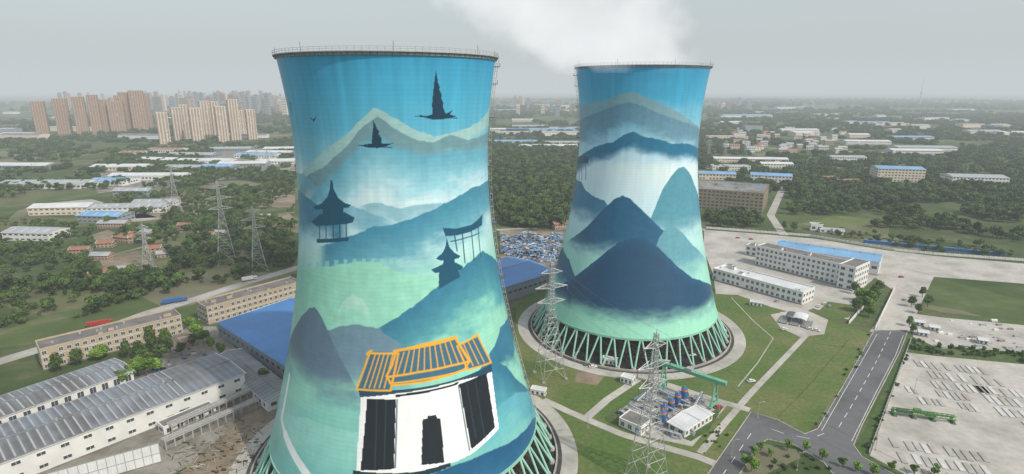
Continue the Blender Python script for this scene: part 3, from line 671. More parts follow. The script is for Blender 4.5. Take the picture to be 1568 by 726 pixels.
ribbon('country_road',[(1250,240),(1200,285),(1180,330),(1200,360)],9,.04,'conc'); ribbon('country_road',[(1080,258),(1250,240),(1430,228),(1600,222)],10,.04,'conc')
ribbon('country_road',[(1568,262),(1430,250),(1300,232),(1080,222)],10,.04,'conc')
# ---------------------------------------------------------------- left buildings
def along(a,c,h,extA=0,extB=0):
    A_=g(*a,h);B_=g(*c,h);L=math.dist(A_,B_);u=((B_[0]-A_[0])/L,(B_[1]-A_[1])/L)
    return (A_[0]-u[0]*extA,A_[1]-u[1]*extA),(B_[0]+u[0]*extB,B_[1]+u[1]*extB)
a,c=along((138,658),(374,571),11,60); building('factory_building',a,c,11,34,wall='white',roof='roofslate',st=2,bay=7.5,kind='gable',rise=1.2,ww=.36,wh=.26,strips=40,stripmat='roofgrey',sfrac=(.3,.5),send=.8,frame=True,door=True,vents=6)
a,c=along((333,494),(436,559),9,0,14); building('steel_workshop',a,c,9,95,wall='greyw',roof='roofblue',st=1,bay=6,kind='gable',rise=2.5,ww=.5,wh=.2,vents=0)
a,c=along((362,532),(420,578),6,0,16); building('storage_shed',(a[0]-6,a[1]-12),(c[0]-6,c[1]-12),6,14,wall='white2',roof='roofslate',st=1,bay=5,kind='gable',rise=1.5,ww=.4,wh=.3)
eb('dormitory_block',(316,472),(462,432),12,16,wall='beige',st=3,bay=3.6,frame=True,band='cream',vents=6)
eb('dormitory_block',(60,537),(277,484),12,16,wall='beige',st=3,bay=3.6,frame=True,band='cream',vents=8)
eb('pump_house',(276,524),(300,518),4,7,wall='tan',st=1)
a,c=along((138,590),(203,567),7,60); building('storage_shed',a,c,7,24,wall='white',roof='roofslate',st=1,bay=5,kind='gable',rise=1.2,strips=22,stripmat='roofgrey',sfrac=(.3,.5),frame=True)
a,c=along((250,655),(330,622),4.5,0,0); building('workshop_annex',a,c,4.5,7,wall='white',st=1,bay=4,frame=True)
# panel wall
b=MB(); A_=g(130,742);B_=g(254,706);L=math.dist(A_,B_)+40
n=int(L/3)
for i in range(n):
    b.box(i*3,i*3+2.85,0,.15,.5,9,'white2'); b.box(i*3+2.85,i*3+3.0,-.25,.3,0,9.5,'steel')
b.box(0,n*3,-.05,-.001,4.4,4.7,'steel'); b.box(0,n*3,-.05,-.001,8.9,9.2,'steel')
r=math.atan2(B_[1]-A_[1],B_[0]-A_[0]); b.obj('panel_wall',(A_[0]-40*math.cos(r),A_[1]-40*math.sin(r),0),r)
for k,(p,q,h) in enumerate([((255,690),(425,612),4),((265,668),(400,606),5),((285,655),(430,590),3.5)]):
    b=MB(); A_=g(*p);B_=g(*q);L=math.dist(A_,B_); n=int(L/3.5)
    for i in range(n+1):
        x=i*L/n; b.box(x-.25,x+.25,-.25,.25,0,h,'conc'); b.box(x-.2,x+.2,3.75,4.25,0,h,'conc'); b.box(x-.15,x+.15,.25,3.75,h-.4,h,'conc')
    b.box(0,L,-.2,.2,h+.002,h+.35,'concl'); b.box(0,L,3.8,4.2,h+.002,h+.35,'concl'); b.box(0,L,-.08,.08,.2,h*.55,'concd')
    for yy in(.9,1.7,2.6): b.tube((0,yy,h+.35),(L,yy,h+.35),.22,'steel',6)
    b.obj('pipe_rack',(A_[0],A_[1],0),math.atan2(B_[1]-A_[1],B_[0]-A_[0]))
b=MB(); R=random.Random(4)
for i in range(320):
    px=R.uniform(260,405);py=R.uniform(640,726); x,y=g(px,py)
    if R.random()<.4: b.tube((x,y,.2),(x+R.uniform(-5,5),y+R.uniform(-4,4),.2),.14,R.choice(['concd','rust','concl']))
    else:
        s=R.uniform(.2,.9); b.box(x,x+s*2,y,y+s,0,s*.7,R.choice(['concd','dirt','dirt','rust']))
b.obj('scattered_site_debris')
b=MB(); R=random.Random(44)
for i in range(160):
    px=R.uniform(215,360);py=R.uniform(535,620)
    x,y=g(px,py)
    if R.random()<.5: continue
    s=R.uniform(.4,1.6); b.box(x,x+s*2,y,y+s,0,s*.8,R.choice(['concd','steel','concd','white','dsteel','rust','bluep']))
b.obj('stored_materials')
# houses / sheds mid-left
def rect(name,px,py,w,d,h,rot=0,**k):
    x,y=g(px,py); ca,sa=math.cos(rot),math.sin(rot); return building(name,(x-ca*w/2,y-sa*w/2),(x+ca*w/2,y+sa*w/2),h,d,**k)
rd=math.radians
for (px,py,w,d,h,ro,ro_) in [(185,372,20,12,6,-.3,'roofred'),(205,368,16,10,6,-.3,'roofred'),(235,388,12,9,5,.2,'roofred'),(310,366,22,10,5,-.2,'roofred'),(210,372,14,9,6,.4,'roofred'),(150,398,18,9,4,0,'roofgrey'),(330,362,16,9,4,-.2,'roofgrey'),(860,352,16,10,7,.3,'roofred'),(875,342,12,9,6,.1,'roofred'),(170,350,30,14,6,0,'roofgrey'),
   (160,380,14,9,5,.2,'roofred'),(222,362,13,8,5,-.4,'roofgrey'),(120,390,16,9,5,.1,'roofred'),(250,395,10,7,4,.3,'roofgrey'),(192,420,14,9,4,.1,'roofgrey'),(280,352,14,9,5,-.2,'roofred'),(405,338,16,9,5,.1,'roofgrey'),(150,425,14,9,4,.1,'roofred')]:
    rect('brick_house',px,py,w,d,h,ro,wall='tan',roof=ro_,st=2,bay=3,kind='gable',rise=2.2)
R=random.Random(12)
shed=[(180,262,120,40,'roofwhite'),(240,250,110,45,'roofwhite'),(330,262,70,40,'roofblue2'),(225,277,150,30,'roofwhite'),(290,243,120,50,'roofgrey'),(390,243,110,45,'roofblue2'),(420,252,90,40,'roofwhite'),(350,233,120,40,'roofgrey'),(250,235,100,40,'roofred'),(200,240,60,40,'roofred'),(430,232,100,40,'roofwhite'),(160,285,70,50,'roofblue2'),(185,328,120,24,'roofgrey'),(235,322,60,22,'roofgrey'),(150,342,60,30,'roofblue2'),(200,302,60,24,'roofgrey'),(60,290,150,50,'roofgrey'),(90,330,80,30,'roofwhite'),(20,260,150,50,'roofwhite'),(40,370,60,30,'roofgrey'),
  (310,252,130,40,'roofwhite'),(370,256,110,36,'roofwhite'),(410,238,130,40,'roofwhite'),(280,262,90,36,'roofgrey')]
for px,py,w,d,rf in shed:
    rect('warehouse',px,py,w*.85,d*.9,R.uniform(7,10),R.uniform(-.12,.12),wall=R.choice(['white','white','cream','greyw']),roof=rf,st=1 if py<300 else 2,bay=6,kind='gable',rise=3,ww=.6,wh=.3,sky=int(w/14))
# mid & right
a,c=along((775,439),(852,415),12,25,0); building('turbine_hall_shed',a,c,12,55,wall='greyw',roof='roofblue',st=1,bay=5,kind='gable',rise=2.5,ww=.7,wh=.14)
eb('white_workshop_building',(1092,412),(1230,449),9,18,wall='white',roof='roofwhite',st=2,bay=4,frame=True,vents=4)
a,c=along((1159,377),(1290,406),17,0); building('office_building',a,c,17,15,wall='white',roof='roofflat',st=4,bay=3.8,frame=True,vents=5)
u=Vector((c[0]-a[0],c[1]-a[1])).normalized(); v=Vector((-u.y,u.x))
p0=Vector(c)-v*6; building('stair_block',(p0.x+u.x*.1,p0.y+u.y*.1),(p0.x+u.x*12,p0.y+u.y*12),18.5,26,wall='white',st=4,bay=4,frame=True)
eb('maintenance_shed',(1186,377),(1347,401),12,28,wall='white2',roof='roofblue2',st=1,bay=6,kind='gable',rise=2,ww=.6,wh=.2,vents=8)
eb('white_house',(1142,376),(1168,381),9,10,wall='white',st=2)
eb('brown_office_block',(1052,288),(1170,297),26,80,wall='olive',roof='concd',st=6,bay=5,ww=.6,wh=.5,glass='glassb',vents=110,ventm='roofblue2')
for (px,py,w,d,h,ro,wl,rf,kd) in [(1250,354,12,9,7,-.3,'white','roofgrey','flat'),(1268,357,16,8,4,-.3,'white','roofgrey','flat'),(1284,360,10,8,4,-.3,'white','roofgrey','gable'),
   (1098,276,60,26,11,-.2,'cream','roofblue2','gable'),(1180,282,62,30,14,-.35,'white','roofblue2','gable'),(1378,279,70,40,22,-.25,'cream','roofblue2','gable'),(1120,262,70,20,9,-.1,'white','roofgrey','flat'),(1150,250,150,26,9,-.12,'cream','roofwhite','gable'),
   (1190,258,60,22,9,-.12,'white','roofwhite','gable'),(1300,285,40,14,8,.1,'tan','roofred','gable'),(1270,280,30,12,8,.2,'cream','roofred','gable'),(1420,232,140,50,10,-.1,'white','roofgrey','gable'),(1330,222,120,40,10,-.1,'white','roofwhite','gable'),(1400,215,120,40,10,.0,'cream','roofblue2','gable'),
   (1500,285,80,40,14,-.2,'white','roofgrey','gable'),(1115,215,120,30,12,0,'cream','roofgrey','flat'),(840,230,150,40,11,.02,'white','roofwhite','gable'),(870,225,120,40,12,.02,'cream','roofgrey','gable'),(790,222,120,40,10,.02,'white','roofblue2','gable'),
   (1405,240,110,40,14,-.1,'white','roofwhite','gable'),(1300,248,70,30,10,-.1,'white','roofgrey','gable'),
   (830,203,260,50,12,.0,'white','roofblue2','gable'),(780,203,140,50,12,.0,'cream','roofwhite','gable'),(870,200,140,50,10,.0,'white','roofgrey','gable'),(853,167,200,60,30,.0,'white','roofgrey','flat'),(1145,182,260,60,20,0,'white','roofblue2','gable'),(800,187,100,40,12,.0,'cream','roofwhite','gable')]:
    st_=max(1,int(h/4)); rect('industrial_building',px,py,w,d,h,ro,wall=wl,roof=rf,st=st_,bay=5,kind=kd,rise=2.5,ww=.55,wh=.4)
for i in range(50):
    px=R.uniform(1105,1300);py=R.uniform(200,238); rect('village_house',px,py,R.uniform(14,24),R.uniform(9,13),R.uniform(8,16),R.uniform(-.4,.4),wall=R.choice(['cream','tan','white']),roof=R.choice(['roofred','roofgrey','roofgrey']),st=3,bay=4,kind='gable',rise=3)
for i in range(52):
    px=R.choice([R.uniform(1090,1568),R.uniform(1090,1568),R.uniform(-60,450),R.uniform(760,880)]);py=R.uniform(162,214)
    rect('distant_warehouse',px,py,R.uniform(40,160),R.uniform(25,60),R.uniform(7,16),R.uniform(-.2,.2),wall=R.choice(['cream','white','greyw']),roof=R.choice(['roofwhite','roofblue2','roofgrey','roofgrey','roofgrey','roofslate']),st=0,kind='gable',rise=3)
# blue site cabins
b=MB(); A_=g(1322,372);B_=g(1428,382);L=math.dist(A_,B_)+60
for i in range(int(L/6)):
    b.box(i*6,i*6+5.8,0,2.4,0,3.2,'bluep',top='roofblue'); b.quad([(i*6+1,-.03,1.2),(i*6+2.4,-.03,1.2),(i*6+2.4,-.03,2.3),(i*6+1,-.03,2.3)],'glass')
b.obj('site_cabins',(A_[0],A_[1],0),math.atan2(B_[1]-A_[1],B_[0]-A_[0]))
# ---------------------------------------------------------------- apartments
def apt(px,py,w,d,h,wall,rib,ro=.1):
    x,y=g(px,py); ca,sa=math.cos(ro),math.sin(ro)
    building('apartment_tower',(x-ca*w/2,y-sa*w/2),(x+ca*w/2,y+sa*w/2),h,d,wall=wall,roof='roofflat',st=int(h/3.1),bay=3.6,ww=.5,wh=.5,vert=(rib,2,.9),seed=int(px))
for p in [(254,221,28,20,88),(276,217,26,20,98),(287,214,24,18,104),(305,219,30,20,98),(320,215,28,20,116),(344,218,30,20,102),(363,215,30,20,120),(388,214,26,20,90),(372,210,26,20,84),(335,211,24,18,112)]:
    apt(p[0],p[1],p[2],p[3],p[4],'cream','brown',.6)
for p in [(150,206,30,22,132),(166,205,34,22,116),(183,205,46,22,110),(201,203,46,24,140),(217,203,46,24,146),(228,200,34,24,136),(128,207,34,24,126),(100,206,40,24,120),(192,200,40,24,128),(246,196,30,22,122),(285,190,30,22,114),(66,206,36,24,110)]:
    apt(p[0],p[1],p[2],p[3],p[4],'tan' if p[0]<240 else 'greyw','brown',.5)
b=MB(); R=random.Random(21)
for i in range(200):
    z=R.random()
    if z<.87: px=R.choice([R.gauss(330,55),R.gauss(390,35),R.uniform(120,450)])
    elif z<.96: px=R.uniform(760,870)
    else: px=R.uniform(1078,1125)
    d=R.uniform(3300,6600); X=(px-784)/FPX*d*1.03; w=R.uniform(18,34); t_=R.uniform(14,22); h=R.uniform(60,140) if px<460 else R.uniform(30,90)
    mt=R.choice(['cream','tan','greyw','greyw','brown']); b.box(X,X+w,d,d+t_,0,h,mt,top='roofflat'); b.box(X+w*.3,X+w*.6,d+3,d+t_-3,h,h+5,mt)
    for k in range(int(h/9)): 
        b.quad([(X+1,d-.3,k*9+3),(X+w-1,d-.3,k*9+3),(X+w-1,d-.3,k*9+6),(X+1,d-.3,k*9+6)],'glassb')
b.obj('distant_city_skyline')
b=MB(); X,Y=(1374-784)/FPX*5200*1.03,5200
b.tube((X,Y,0),(X,Y,120),8,'steel',6,r2=3); b.tube((X,Y,120),(X,Y,250),2.4,'steel',6,r2=.8); b.tube((X,Y,118),(X,Y,128),8,'steel',8); b.obj('television_mast')
# ---------------------------------------------------------------- pylons
def pylon(x,y,H,w,rot,arms=3,al=9.):
    b=MB(); r=.13
    def hw(z):
        t=z/H; return (w/2)*(1-t/.62)+ (w*.12)*(t/.62) if t<.62 else w*.12*(1-(t-.62)/.38)+w*.05*((t-.62)/.38)
    lv=[0];z=0
    while z<H*.985:
        z=min(H,z+max(2.2,2*hw(z)*.95)); lv.append(z)
    cor=lambda z:[Vector((sx_*hw(z),sy*hw(z),z)) for sx_,sy in((-1,-1),(1,-1),(1,1),(-1,1))]
    for a0,a1 in zip(lv[:-1],lv[1:]):
        P=cor(a0);Q=cor(a1)
        for i in range(4):
            j=(i+1)%4
            b.tube(P[i],Q[i],r*1.5,'steel',cap=False); b.tube(P[i],Q[j],r*.8,'steel',cap=False); b.tube(P[j],Q[i],r*.8,'steel',cap=False); b.tube(Q[i],Q[j],r*.8,'steel',cap=False)
            if a1-a0>5:
                mpt=(P[i]+P[j]+Q[i]+Q[j])/4; b.tube((P[i]+Q[i])/2,mpt,r*.6,'steel',cap=False); b.tube((P[j]+Q[j])/2,mpt,r*.6,'steel',cap=False)
    tips=[]
    for k in range(arms):
        z=H*(.66+.125*k); l=al*(1-.12*k) if k!=1 else al*1.15
        for s_ in(-1,1):
            T=Vector((s_*l,0,z+.4)); h0=hw(z)
            for sy in(-1,1):
                b.tube((s_*h0,sy*h0,z),T,r,'steel',cap=False); b.tube((s_*h0,sy*h0,z+2.4),T,r,'steel',cap=False)
                for f in(.25,.5,.75):
                    p1=Vector((s_*h0,sy*h0,z)).lerp(T,f); p2=Vector((s_*h0,sy*h0,z+2.4)).lerp(T,f-.12); b.tube(p1,p2,r*.6,'steel',cap=False)
                    p3=Vector((s_*h0,-sy*h0,z)).lerp(T,f-.2); b.tube(p1,p3,r*.6,'steel',cap=False)
            b.tube(T,T-Vector((0,0,2.6)),.16,'dsteel',6); tips.append(T-Vector((0,0,2.6)))
    b.tube((0,0,H),(0,0,H+1.5),r,'steel'); tips.append(Vector((0,0,H+1.5)))
    for sx_,sy in((-1,-1),(1,-1),(1,1),(-1,1)): b.box(sx_*w/2-.8,sx_*w/2+.8,sy*w/2-.8,sy*w/2+.8,0,.6,'conc')
    b.obj('lattice_pylon',(x,y,0),rot); Mx=Matrix.Translation((x,y,0))@Matrix.Rotation(rot,4,'Z')
    return [Mx@t for t in tips]
pA=pylon(*g(348,402),74,15,.5,al=10); pB=pylon(*g(397,413),56,12,.5,al=9); pC=pylon(*g(842,575),64,13,.35,al=8); pD=pylon(53.4,195,63,12,.5,al=7)
pE=pylon(*g(228,412),40,9,.4,al=6); pF=pylon(-420,700,60,12,.5); pG=pylon(140,60,60,12,.5); pH=pylon(*g(1050,300),45,10,.2); pI=pylon(-380,300,60,12,.5)
for q in [(1085,240),(1110,242),(1140,236),(395,252),(412,262)]: pylon(*g(*q),40,9,.3)
W=MB()
def wires(P,Q,sag):
    for a0,a1 in zip(P,Q):
        prev=None
        for i in range(17):
            f=i/16; p=a0.lerp(a1,f)-Vector((0,0,4*sag*f*(1-f)))
            if prev is not None: W.tube(prev,p,.045,'dsteel',3,cap=False)
            prev=p
wires(pC,pD,3); wires(pD,pG,4); wires(pA,pF,7); wires(pB,pI,6); wires(pA,pI,7)
W.obj('power_lines')
# ---------------------------------------------------------------- plant equipment
b=MB(); A_=Vector((*g(1012,592),0)); B_=Vector((*g(1096,622),0)); L=(B_-A_).length; H=12.5
b.box(-3,L+4,-.9,.9,H,H+1.7,'lgreen'); b.box(-3,L+4,-1.3,1.3,H+1.702,H+1.85,'lgreen')
for x in(1,L-1):
    for s_ in(-1,1):
        b.tube((x,s_*4.2,.6),(x,s_*.7,H),.42,'lgreen',6); b.tube((x,s_*4.2,.6),(x,-s_*0.2,H*.55),.18,'lgreen',5)
    b.box(x-.6,x+.6,-5.2,5.2,.35,1.1,'lgreen'); b.tube((x,-2.6,H*.45),(x,2.6,H*.45),.25,'lgreen',5)
    for yy in(-4.4,4.4): b.tube((x-.3,yy,.4),(x+.3,yy,.4),.4,'black',10)
b.box(L*.45,L*.45+3,-1.5,1.5,H+1.86,H+3.2,'steel'); b.tube((L*.5,0,H),(L*.5,0,H-3),.06,'black'); b.box(L*.5-.4,L*.5+.4,-.3,.3,H-3.8,H-3,'orange')
for i in range(int(L/2)): b.tube((i*2,-1.25,H+1.85),(i*2,-1.25,H+2.8),.05,'lgreen')
b.tube((0,-1.25,H+2.8),(L,-1.25,H+2.8),.05,'lgreen')
b.obj('gantry_crane',A_,math.atan2(B_.y-A_.y,B_.x-A_.x))
for q in [(1047,612),(1037,621),(1027,630),(1017,640),(1014,648)]:
    b=MB(); x,y=g(*q); b.tube((0,0,1.2),(0,0,6.2),1.55,'bluep',16); b.tube((0,0,6.2),(0,0,6.9),1.55,'bluep',16,r2=.5); b.tube((0,0,5.0),(0,0,6.0),1.6,'orange',16); b.tube((0,0,.3),(0,0,1.2),.5,'bluep',12,r2=1.5); b.tube((0,0,6.9),(0,0,7.5),.25,'steel',8)
    for i in range(4):
        t=i*math.pi/2+.4; b.tube((1.45*math.cos(t),1.45*math.sin(t),0),(1.45*math.cos(t),1.45*math.sin(t),1.6),.13,'steel',5)
    b.obj('filter_tank',(x,y,.08))
building('equipment_shed',g(1024,646,4),g(1049,659,4),4,22,wall='white',roof='roofwhite',st=1,bay=3,kind='gable',rise=.8,frame=True)
building('pump_house',g(948,640,4.5),g(982,655,4.5),4.5,9,wall='white',st=1,bay=3,frame=True)
building('switch_room',g(921,549,3.2),g(944,553,3.2),3.2,4,wall='white',roof='roofwhite',st=1,bay=2)
building('switch_room',g(950,577,3.5),g(968,582,3.5),3.5,5,wall='white',roof='roofwhite',st=1,bay=2)
building('switch_room',g(812,596,3),g(834,600,3),3,4,wall='white',roof='roofwhite',st=1,bay=2)
building('substation_hut',g(1148,462,3),g(1166,465,3),3,4,wall='white',roof='roofwhite',st=1,bay=2)
R=random.Random(5); pad=[g(*p) for p in [(945,640),(1008,588),(1105,618),(1055,678),(985,664)]]
for i in range(70):
    px=R.uniform(950,1075);py=R.uniform(592,674); x,y=g(px,py)
    if not inside(pad,x,y): continue
    b=MB(); w=R.uniform(.8,2.4); hh=R.uniform(.8,2.4); b.box(-w,w,-.8,.8,.25,hh,'steel',top='roofgrey'); b.box(-w-.2,w+.2,-1,1,0,.25,'conc'); b.tube((-w*.6,0,hh),(-w*.6,0,hh+.9),.22,'steel',6); b.tube((-w,0,.8),(-w-1.6,0,.8),.2,R.choice(['bluep','steel','orange']),6); b.tube((-w-1.6,0,.8),(-w-1.6,0,.1),.2,'steel',6)
    for k in range(3): b.box(-w+.3+k*.5,-w+.65+k*.5,-.83,-.802,.5,hh-.2,'dsteel')
    b.obj('equipment_skid',(x,y,.08),R.uniform(-.7,-.5))
b=MB()
for (p,q) in [((985,612),(1040,640)),((1000,600),(1052,624)),((965,628),(1012,652)),((1075,608),(1058,640)),((975,622),(1000,598))]:
    a0=Vector((*g(*p),0));a1=Vector((*g(*q),0)); d_=(a1-a0).normalized(); n_=Vector((-d_.y,d_.x,0))
    for o_ in(-.6,0,.6): b.tube(a0+n_*o_+Vector((0,0,3)),a1+n_*o_+Vector((0,0,3)),.17,['steel','white','bluep'][int(o_/.6)+1],6)
    for i in range(int((a1-a0).length/3)+1):
        c=a0+d_*i*3
        for o_ in(-.9,.9): b.tube(c+n_*o_,c+n_*o_+Vector((0,0,2.9)),.09,'steel',4)
        b.tube(c-n_*.9+Vector((0,0,2.75)),c+n_*.9+Vector((0,0,2.75)),.09,'steel',4)
b.obj('process_pipework')
# canopy area
def canopy(px,py,w,d,h,rot,m):
    b=MB(); n=10
    for i in range(n):
        a0=math.pi*i/n;a1=math.pi*(i+1)/n
        P=lambda a,y:(-math.cos(a)*w/2,y,h+math.sin(a)*w*.16)
        b.quad([P(a0,0),P(a1,0),P(a1,d),P(a0,d)],m)
    for x in(-w/2+.2,w/2-.2):
        for y in(.2,d/2,d-.2): b.tube((x,y,0),(x,y,h),.1,'steel')
    x,y=g(px,py); b.obj('vehicle_canopy',(x,y,0),rot)
canopy(1222,497,9,12,3.2,-.6,'roofwhite'); canopy(1210,493,7,10,3,-.6,'dsteel')
b=MB()
for k in range(3): b.box(k*7,k*7+5.5,0,14,0,.5,'dsteel'); 
for k in range(3):
    for j in range(7): b.box(k*7+.3,k*7+5.2,j*2+.3,j*2+1.2,.502,.8,'steel')
b.obj('transformer_bank',(*g(1190,494),.07),-.6)
# ---- storage yard at right: low, pale precast units on a concrete pad
R=random.Random(17)
def rowset(name,q,rows,cols,pitch,l,w,h,mats,rot,miss=.25):
    b=MB()
    for r_ in range(rows):
        for k in range(cols):
            if R.random()<miss: continue
            x=k*pitch+R.uniform(-.3,.3); y=-r_*(l+2.2)+R.uniform(-.5,.5); ll=l*R.uniform(.8,1); b.box(x,x+w,y-ll,y,.06,.06+h,R.choice(mats)); b.box(x+.1,x+w-.1,y-ll*.25,y-ll*.2,0,.058,'bark')
    b.obj(name,(*g(*q),.07),rot)
rowset('precast_slabs',(1398,552),3,13,2.8,10,1.9,.3,['concl','concs','concl'],-.3)
rowset('precast_slabs',(1384,592),2,10,2.8,8,1.7,.3,['concl','concs'],-.3,.35)
rowset('precast_slabs',(1360,672),3,12,3.0,8,2.0,.3,['concl','concs','concl'],-.3)
rowset('precast_slabs',(1490,590),4,10,3.0,9,2.0,.3,['concl','concs'],-.3,.45)
b=MB(); H=1.8                    # green launching girder lying on trestles
for s_ in(-1.2,1.2):
    b.tube((0,s_,H),(26,s_,H),.25,'greenp',6); b.tube((0,s_*.6,H+1.5),(26,s_*.6,H+1.5),.2,'greenp',6)
    for i in range(13): b.tube((i*2,s_,H),(i*2+1,s_*.6,H+1.5),.12,'greenp',5); b.tube((i*2+1,s_*.6,H+1.5),(i*2+2,s_,H),.12,'greenp',5)
for x in(1,9,17,25): b.box(x-.4,x+.4,-1.9,1.9,0,H-.3,'greenp'); b.box(x-1.0,x+1.0,-2.2,2.2,0,.3,'dsteel')
b.box(9,12,-1.0,1.0,H+1.72,H+2.6,'greenp'); b.box(2,7.5,-.9,.9,H+.1,H+1.2,'dsteel'); b.box(13.5,18,-.9,.9,H+.1,H+1.2,'greenp')
b.obj('launching_girder',(*g(1364,634),.07),-.28)
b=MB()
for i in range(40):
    px=R.uniform(1397,1560);py=R.uniform(486,536); x,y=g(px,py); s=R.uniform(.5,1.6); b.box(x,x+s*2.5,y,y+s,.05,.05+s*.8,R.choice(['white','concl','steel','roofgrey','concd','concl']))
b.obj('stored_materials')
for q in [(1402,492),(1425,500),(1408,508),(1500,520)]: building('site_office',g(q[0],q[1],3),g(q[0]+14,q[1]+2,3),3,5,wall='white',roof='roofwhite',st=1,bay=2,kind='gable',rise=.7)
# ---- blue scrap rubble
b=MB(); R=random.Random(8); Pz=[g(*p) for p in [(768,362),(862,362),(854,402),(815,402),(768,388)]]
xs=[p[0] for p in Pz];ys=[p[1] for p in Pz]
for i in range(2800):
    x=R.uniform(min(xs),max(xs));y=R.uniform(min(ys),max(ys))
    if not inside(Pz,x,y): continue
    z=R.uniform(.2,6)*abs(math.sin(x*.09)*math.cos(y*.06)); s=R.uniform(.8,4.2); t=R.uniform(0,6.28); ca,sa=math.cos(t)*s,math.sin(t)*s; w=R.uniform(.15,.6); dz=R.uniform(-1.2,1.2)
    b.quad([(x-ca,y-sa,z-dz),(x+sa*w,y-ca*w,z),(x+ca,y+sa,z+dz),(x-sa*w,y+ca*w,z+.4)],R.choice(['roofblue2','roofblue2','roofblue','steel','steel','greyw','dsteel','rust','roofwhite']))
b.obj('scrap_metal_heap')
# ---------------------------------------------------------------- vehicles & lamps
def wheel(b,x,y,r=.34,w=.22): b.tube((x,y-w/2,r),(x,y+w/2,r),r,'black',12); b.tube((x,y-w/2-.01,r),(x,y+w/2+.01,r),r*.5,'silver',8)
def car(px,py,rot,paint,z=.12):
    b=MB()
    prof=[(-2.2,.35),(2.2,.35),(2.25,.75),(1.1,.95),(.55,1.42),(-1.2,1.45),(-1.9,1.0),(-2.25,.9)]
    n=len(b.v)
    for s_ in(-.88,.88):
        b.v+=[(x,s_*(.84 if zz>1.2 else 1),zz) for x,zz in prof]
    k=len(prof); mi=b.mi(paint)
    for i in range(k):
        j=(i+1)%k; b.f.append((n+i,n+j,n+k+j,n+k+i)); b.m.append(b.mi('glass') if i in(3,5) else mi)
    b.f.append(tuple(n+i for i in range(k))); b.m.append(mi); b.f.append(tuple(n+k+i for i in reversed(range(k)))); b.m.append(mi)
    for s_ in(-1,1): b.quad([(.95,s_*.9,.98),(.5,s_*.80,1.36),(-1.15,s_*.80,1.38),(-1.6,s_*.9,1.02)],'glass')
    for x in(-1.4,1.4):
        for y in(-.82,.82): wheel(b,x,y)
    xx,yy=g(px,py); b.obj('parked_car',(xx,yy,z),rot)
def truck(px,py,rot,paint,L=11):
    b=MB(); b.box(L*.5,L*.5+2.3,-1.2,1.2,.6,2.9,paint); b.quad([(L*.5+2.31,-1,1.7),(L*.5+2.31,1,1.7),(L*.5+2.31,1,2.6),(L*.5+2.31,-1,2.6)],'glass')
    for s_ in(-1.21,1.21): b.quad([(L*.5+.6,s_,1.7),(L*.5+1.9,s_,1.7),(L*.5+1.9,s_,2.5),(L*.5+.6,s_,2.5)],'glass')
    b.box(-L*.5,L*.5-.3,-1.25,1.25,1.1,3.4,paint); b.box(-L*.5,L*.5+2,-.5,.5,.6,1.0,'dsteel')
    for i in range(10): b.box(-L*.5+i*L/10,-L*.5+i*L/10+.12,-1.32,1.32,1.1,3.45,paint)
    for x in(-L*.42,-L*.3,L*.2,L*.58):
        for y in(-1.05,1.05): wheel(b,x,y,.5,.35)
    xx,yy=g(px,py); b.obj('cargo_truck',(xx,yy,.06),rot)
truck(265,464,.55,'bluep',14); truck(150,499,.55,'redp',12); truck(380,430,.6,'white',9)
R=random.Random(3)
for q in [(1190,462,.5),(1253,470,.9),(1262,466,.9),(1270,470,.9),(1320,430,1.2),(1345,420,.3),(1380,425,.3),(1300,395,.5),(1200,505,.4),(1240,505,-.6),(1250,507,-.6),(1150,585,.2),(1100,625,.3),(900,560,.1),(908,563,.1),(1385,460,1.1),(310,490,.3),(350,480,.3),(200,560,.8),(1060,545,.2),(1056,540,.1),(1150,367,.1),(1130,365,.1)]:
    car(q[0],q[1],q[2],R.choice(['white','silver','dsteel','redp','white','bluep']))
def lamp(x,y,rot,h=9):
    b=MB(); b.tube((0,0,0),(0,0,h),.13,'silver',6,r2=.08); b.tube((0,0,h),(1.8,0,h+.5),.07,'silver',5); b.box(1.5,2.5,-.15,.15,h+.42,h+.58,'silver'); b.box(-.3,.3,-.3,.3,0,.3,'conc'); b.obj('street_lamp',(x,y,0),rot)
P=offs(resample([g(*p) for p in [(1338,506),(1314,550),(1284,602),(1252,656)]],24),1.5)
for p in P: lamp(p[0],p[1],-.5)
for q in [(1160,640),(1120,700),(1220,720),(1340,690),(1400,600),(1100,640),(880,560),(900,655)]: lamp(*g(*q),0,8)
def fence(pts,h=2.2,name='perimeter_wall',m='white',t=.3):
    P=[g(*p) for p in pts]; b=MB()
    for a0,a1 in zip(P[:-1],P[1:]):
        L=math.dist(a0,a1); u=((a1[0]-a0[0])/L,(a1[1]-a0[1])/L); nx,ny=-u[1]*t/2,u[0]*t/2
        b.quad([(a0[0]-nx,a0[1]-ny,0),(a1[0]-nx,a1[1]-ny,0),(a1[0]-nx,a1[1]-ny,h),(a0[0]-nx,a0[1]-ny,h)],m)
        b.quad([(a1[0]+nx,a1[1]+ny,0),(a0[0]+nx,a0[1]+ny,0),(a0[0]+nx,a0[1]+ny,h),(a1[0]+nx,a1[1]+ny,h)],m)
        b.quad([(a0[0]-nx,a0[1]-ny,h),(a1[0]-nx,a1[1]-ny,h),(a1[0]+nx,a1[1]+ny,h),(a0[0]+nx,a0[1]+ny,h)],m)
        for i in range(int(L/4)+1): x=a0[0]+u[0]*i*4;y=a0[1]+u[1]*i*4; b.box(x-.25,x+.25,y-.25,y+.25,0,h+.25,m)
    b.obj(name)
fence([(1300,496),(1330,462),(1346,436)]); fence([(1340,505),(1370,442)]); fence([(1395,520),(1330,696)],1.4,'low_fence','steel',.1); fence([(1082,350),(1240,362),(1370,384),(1430,390),(1600,402)])
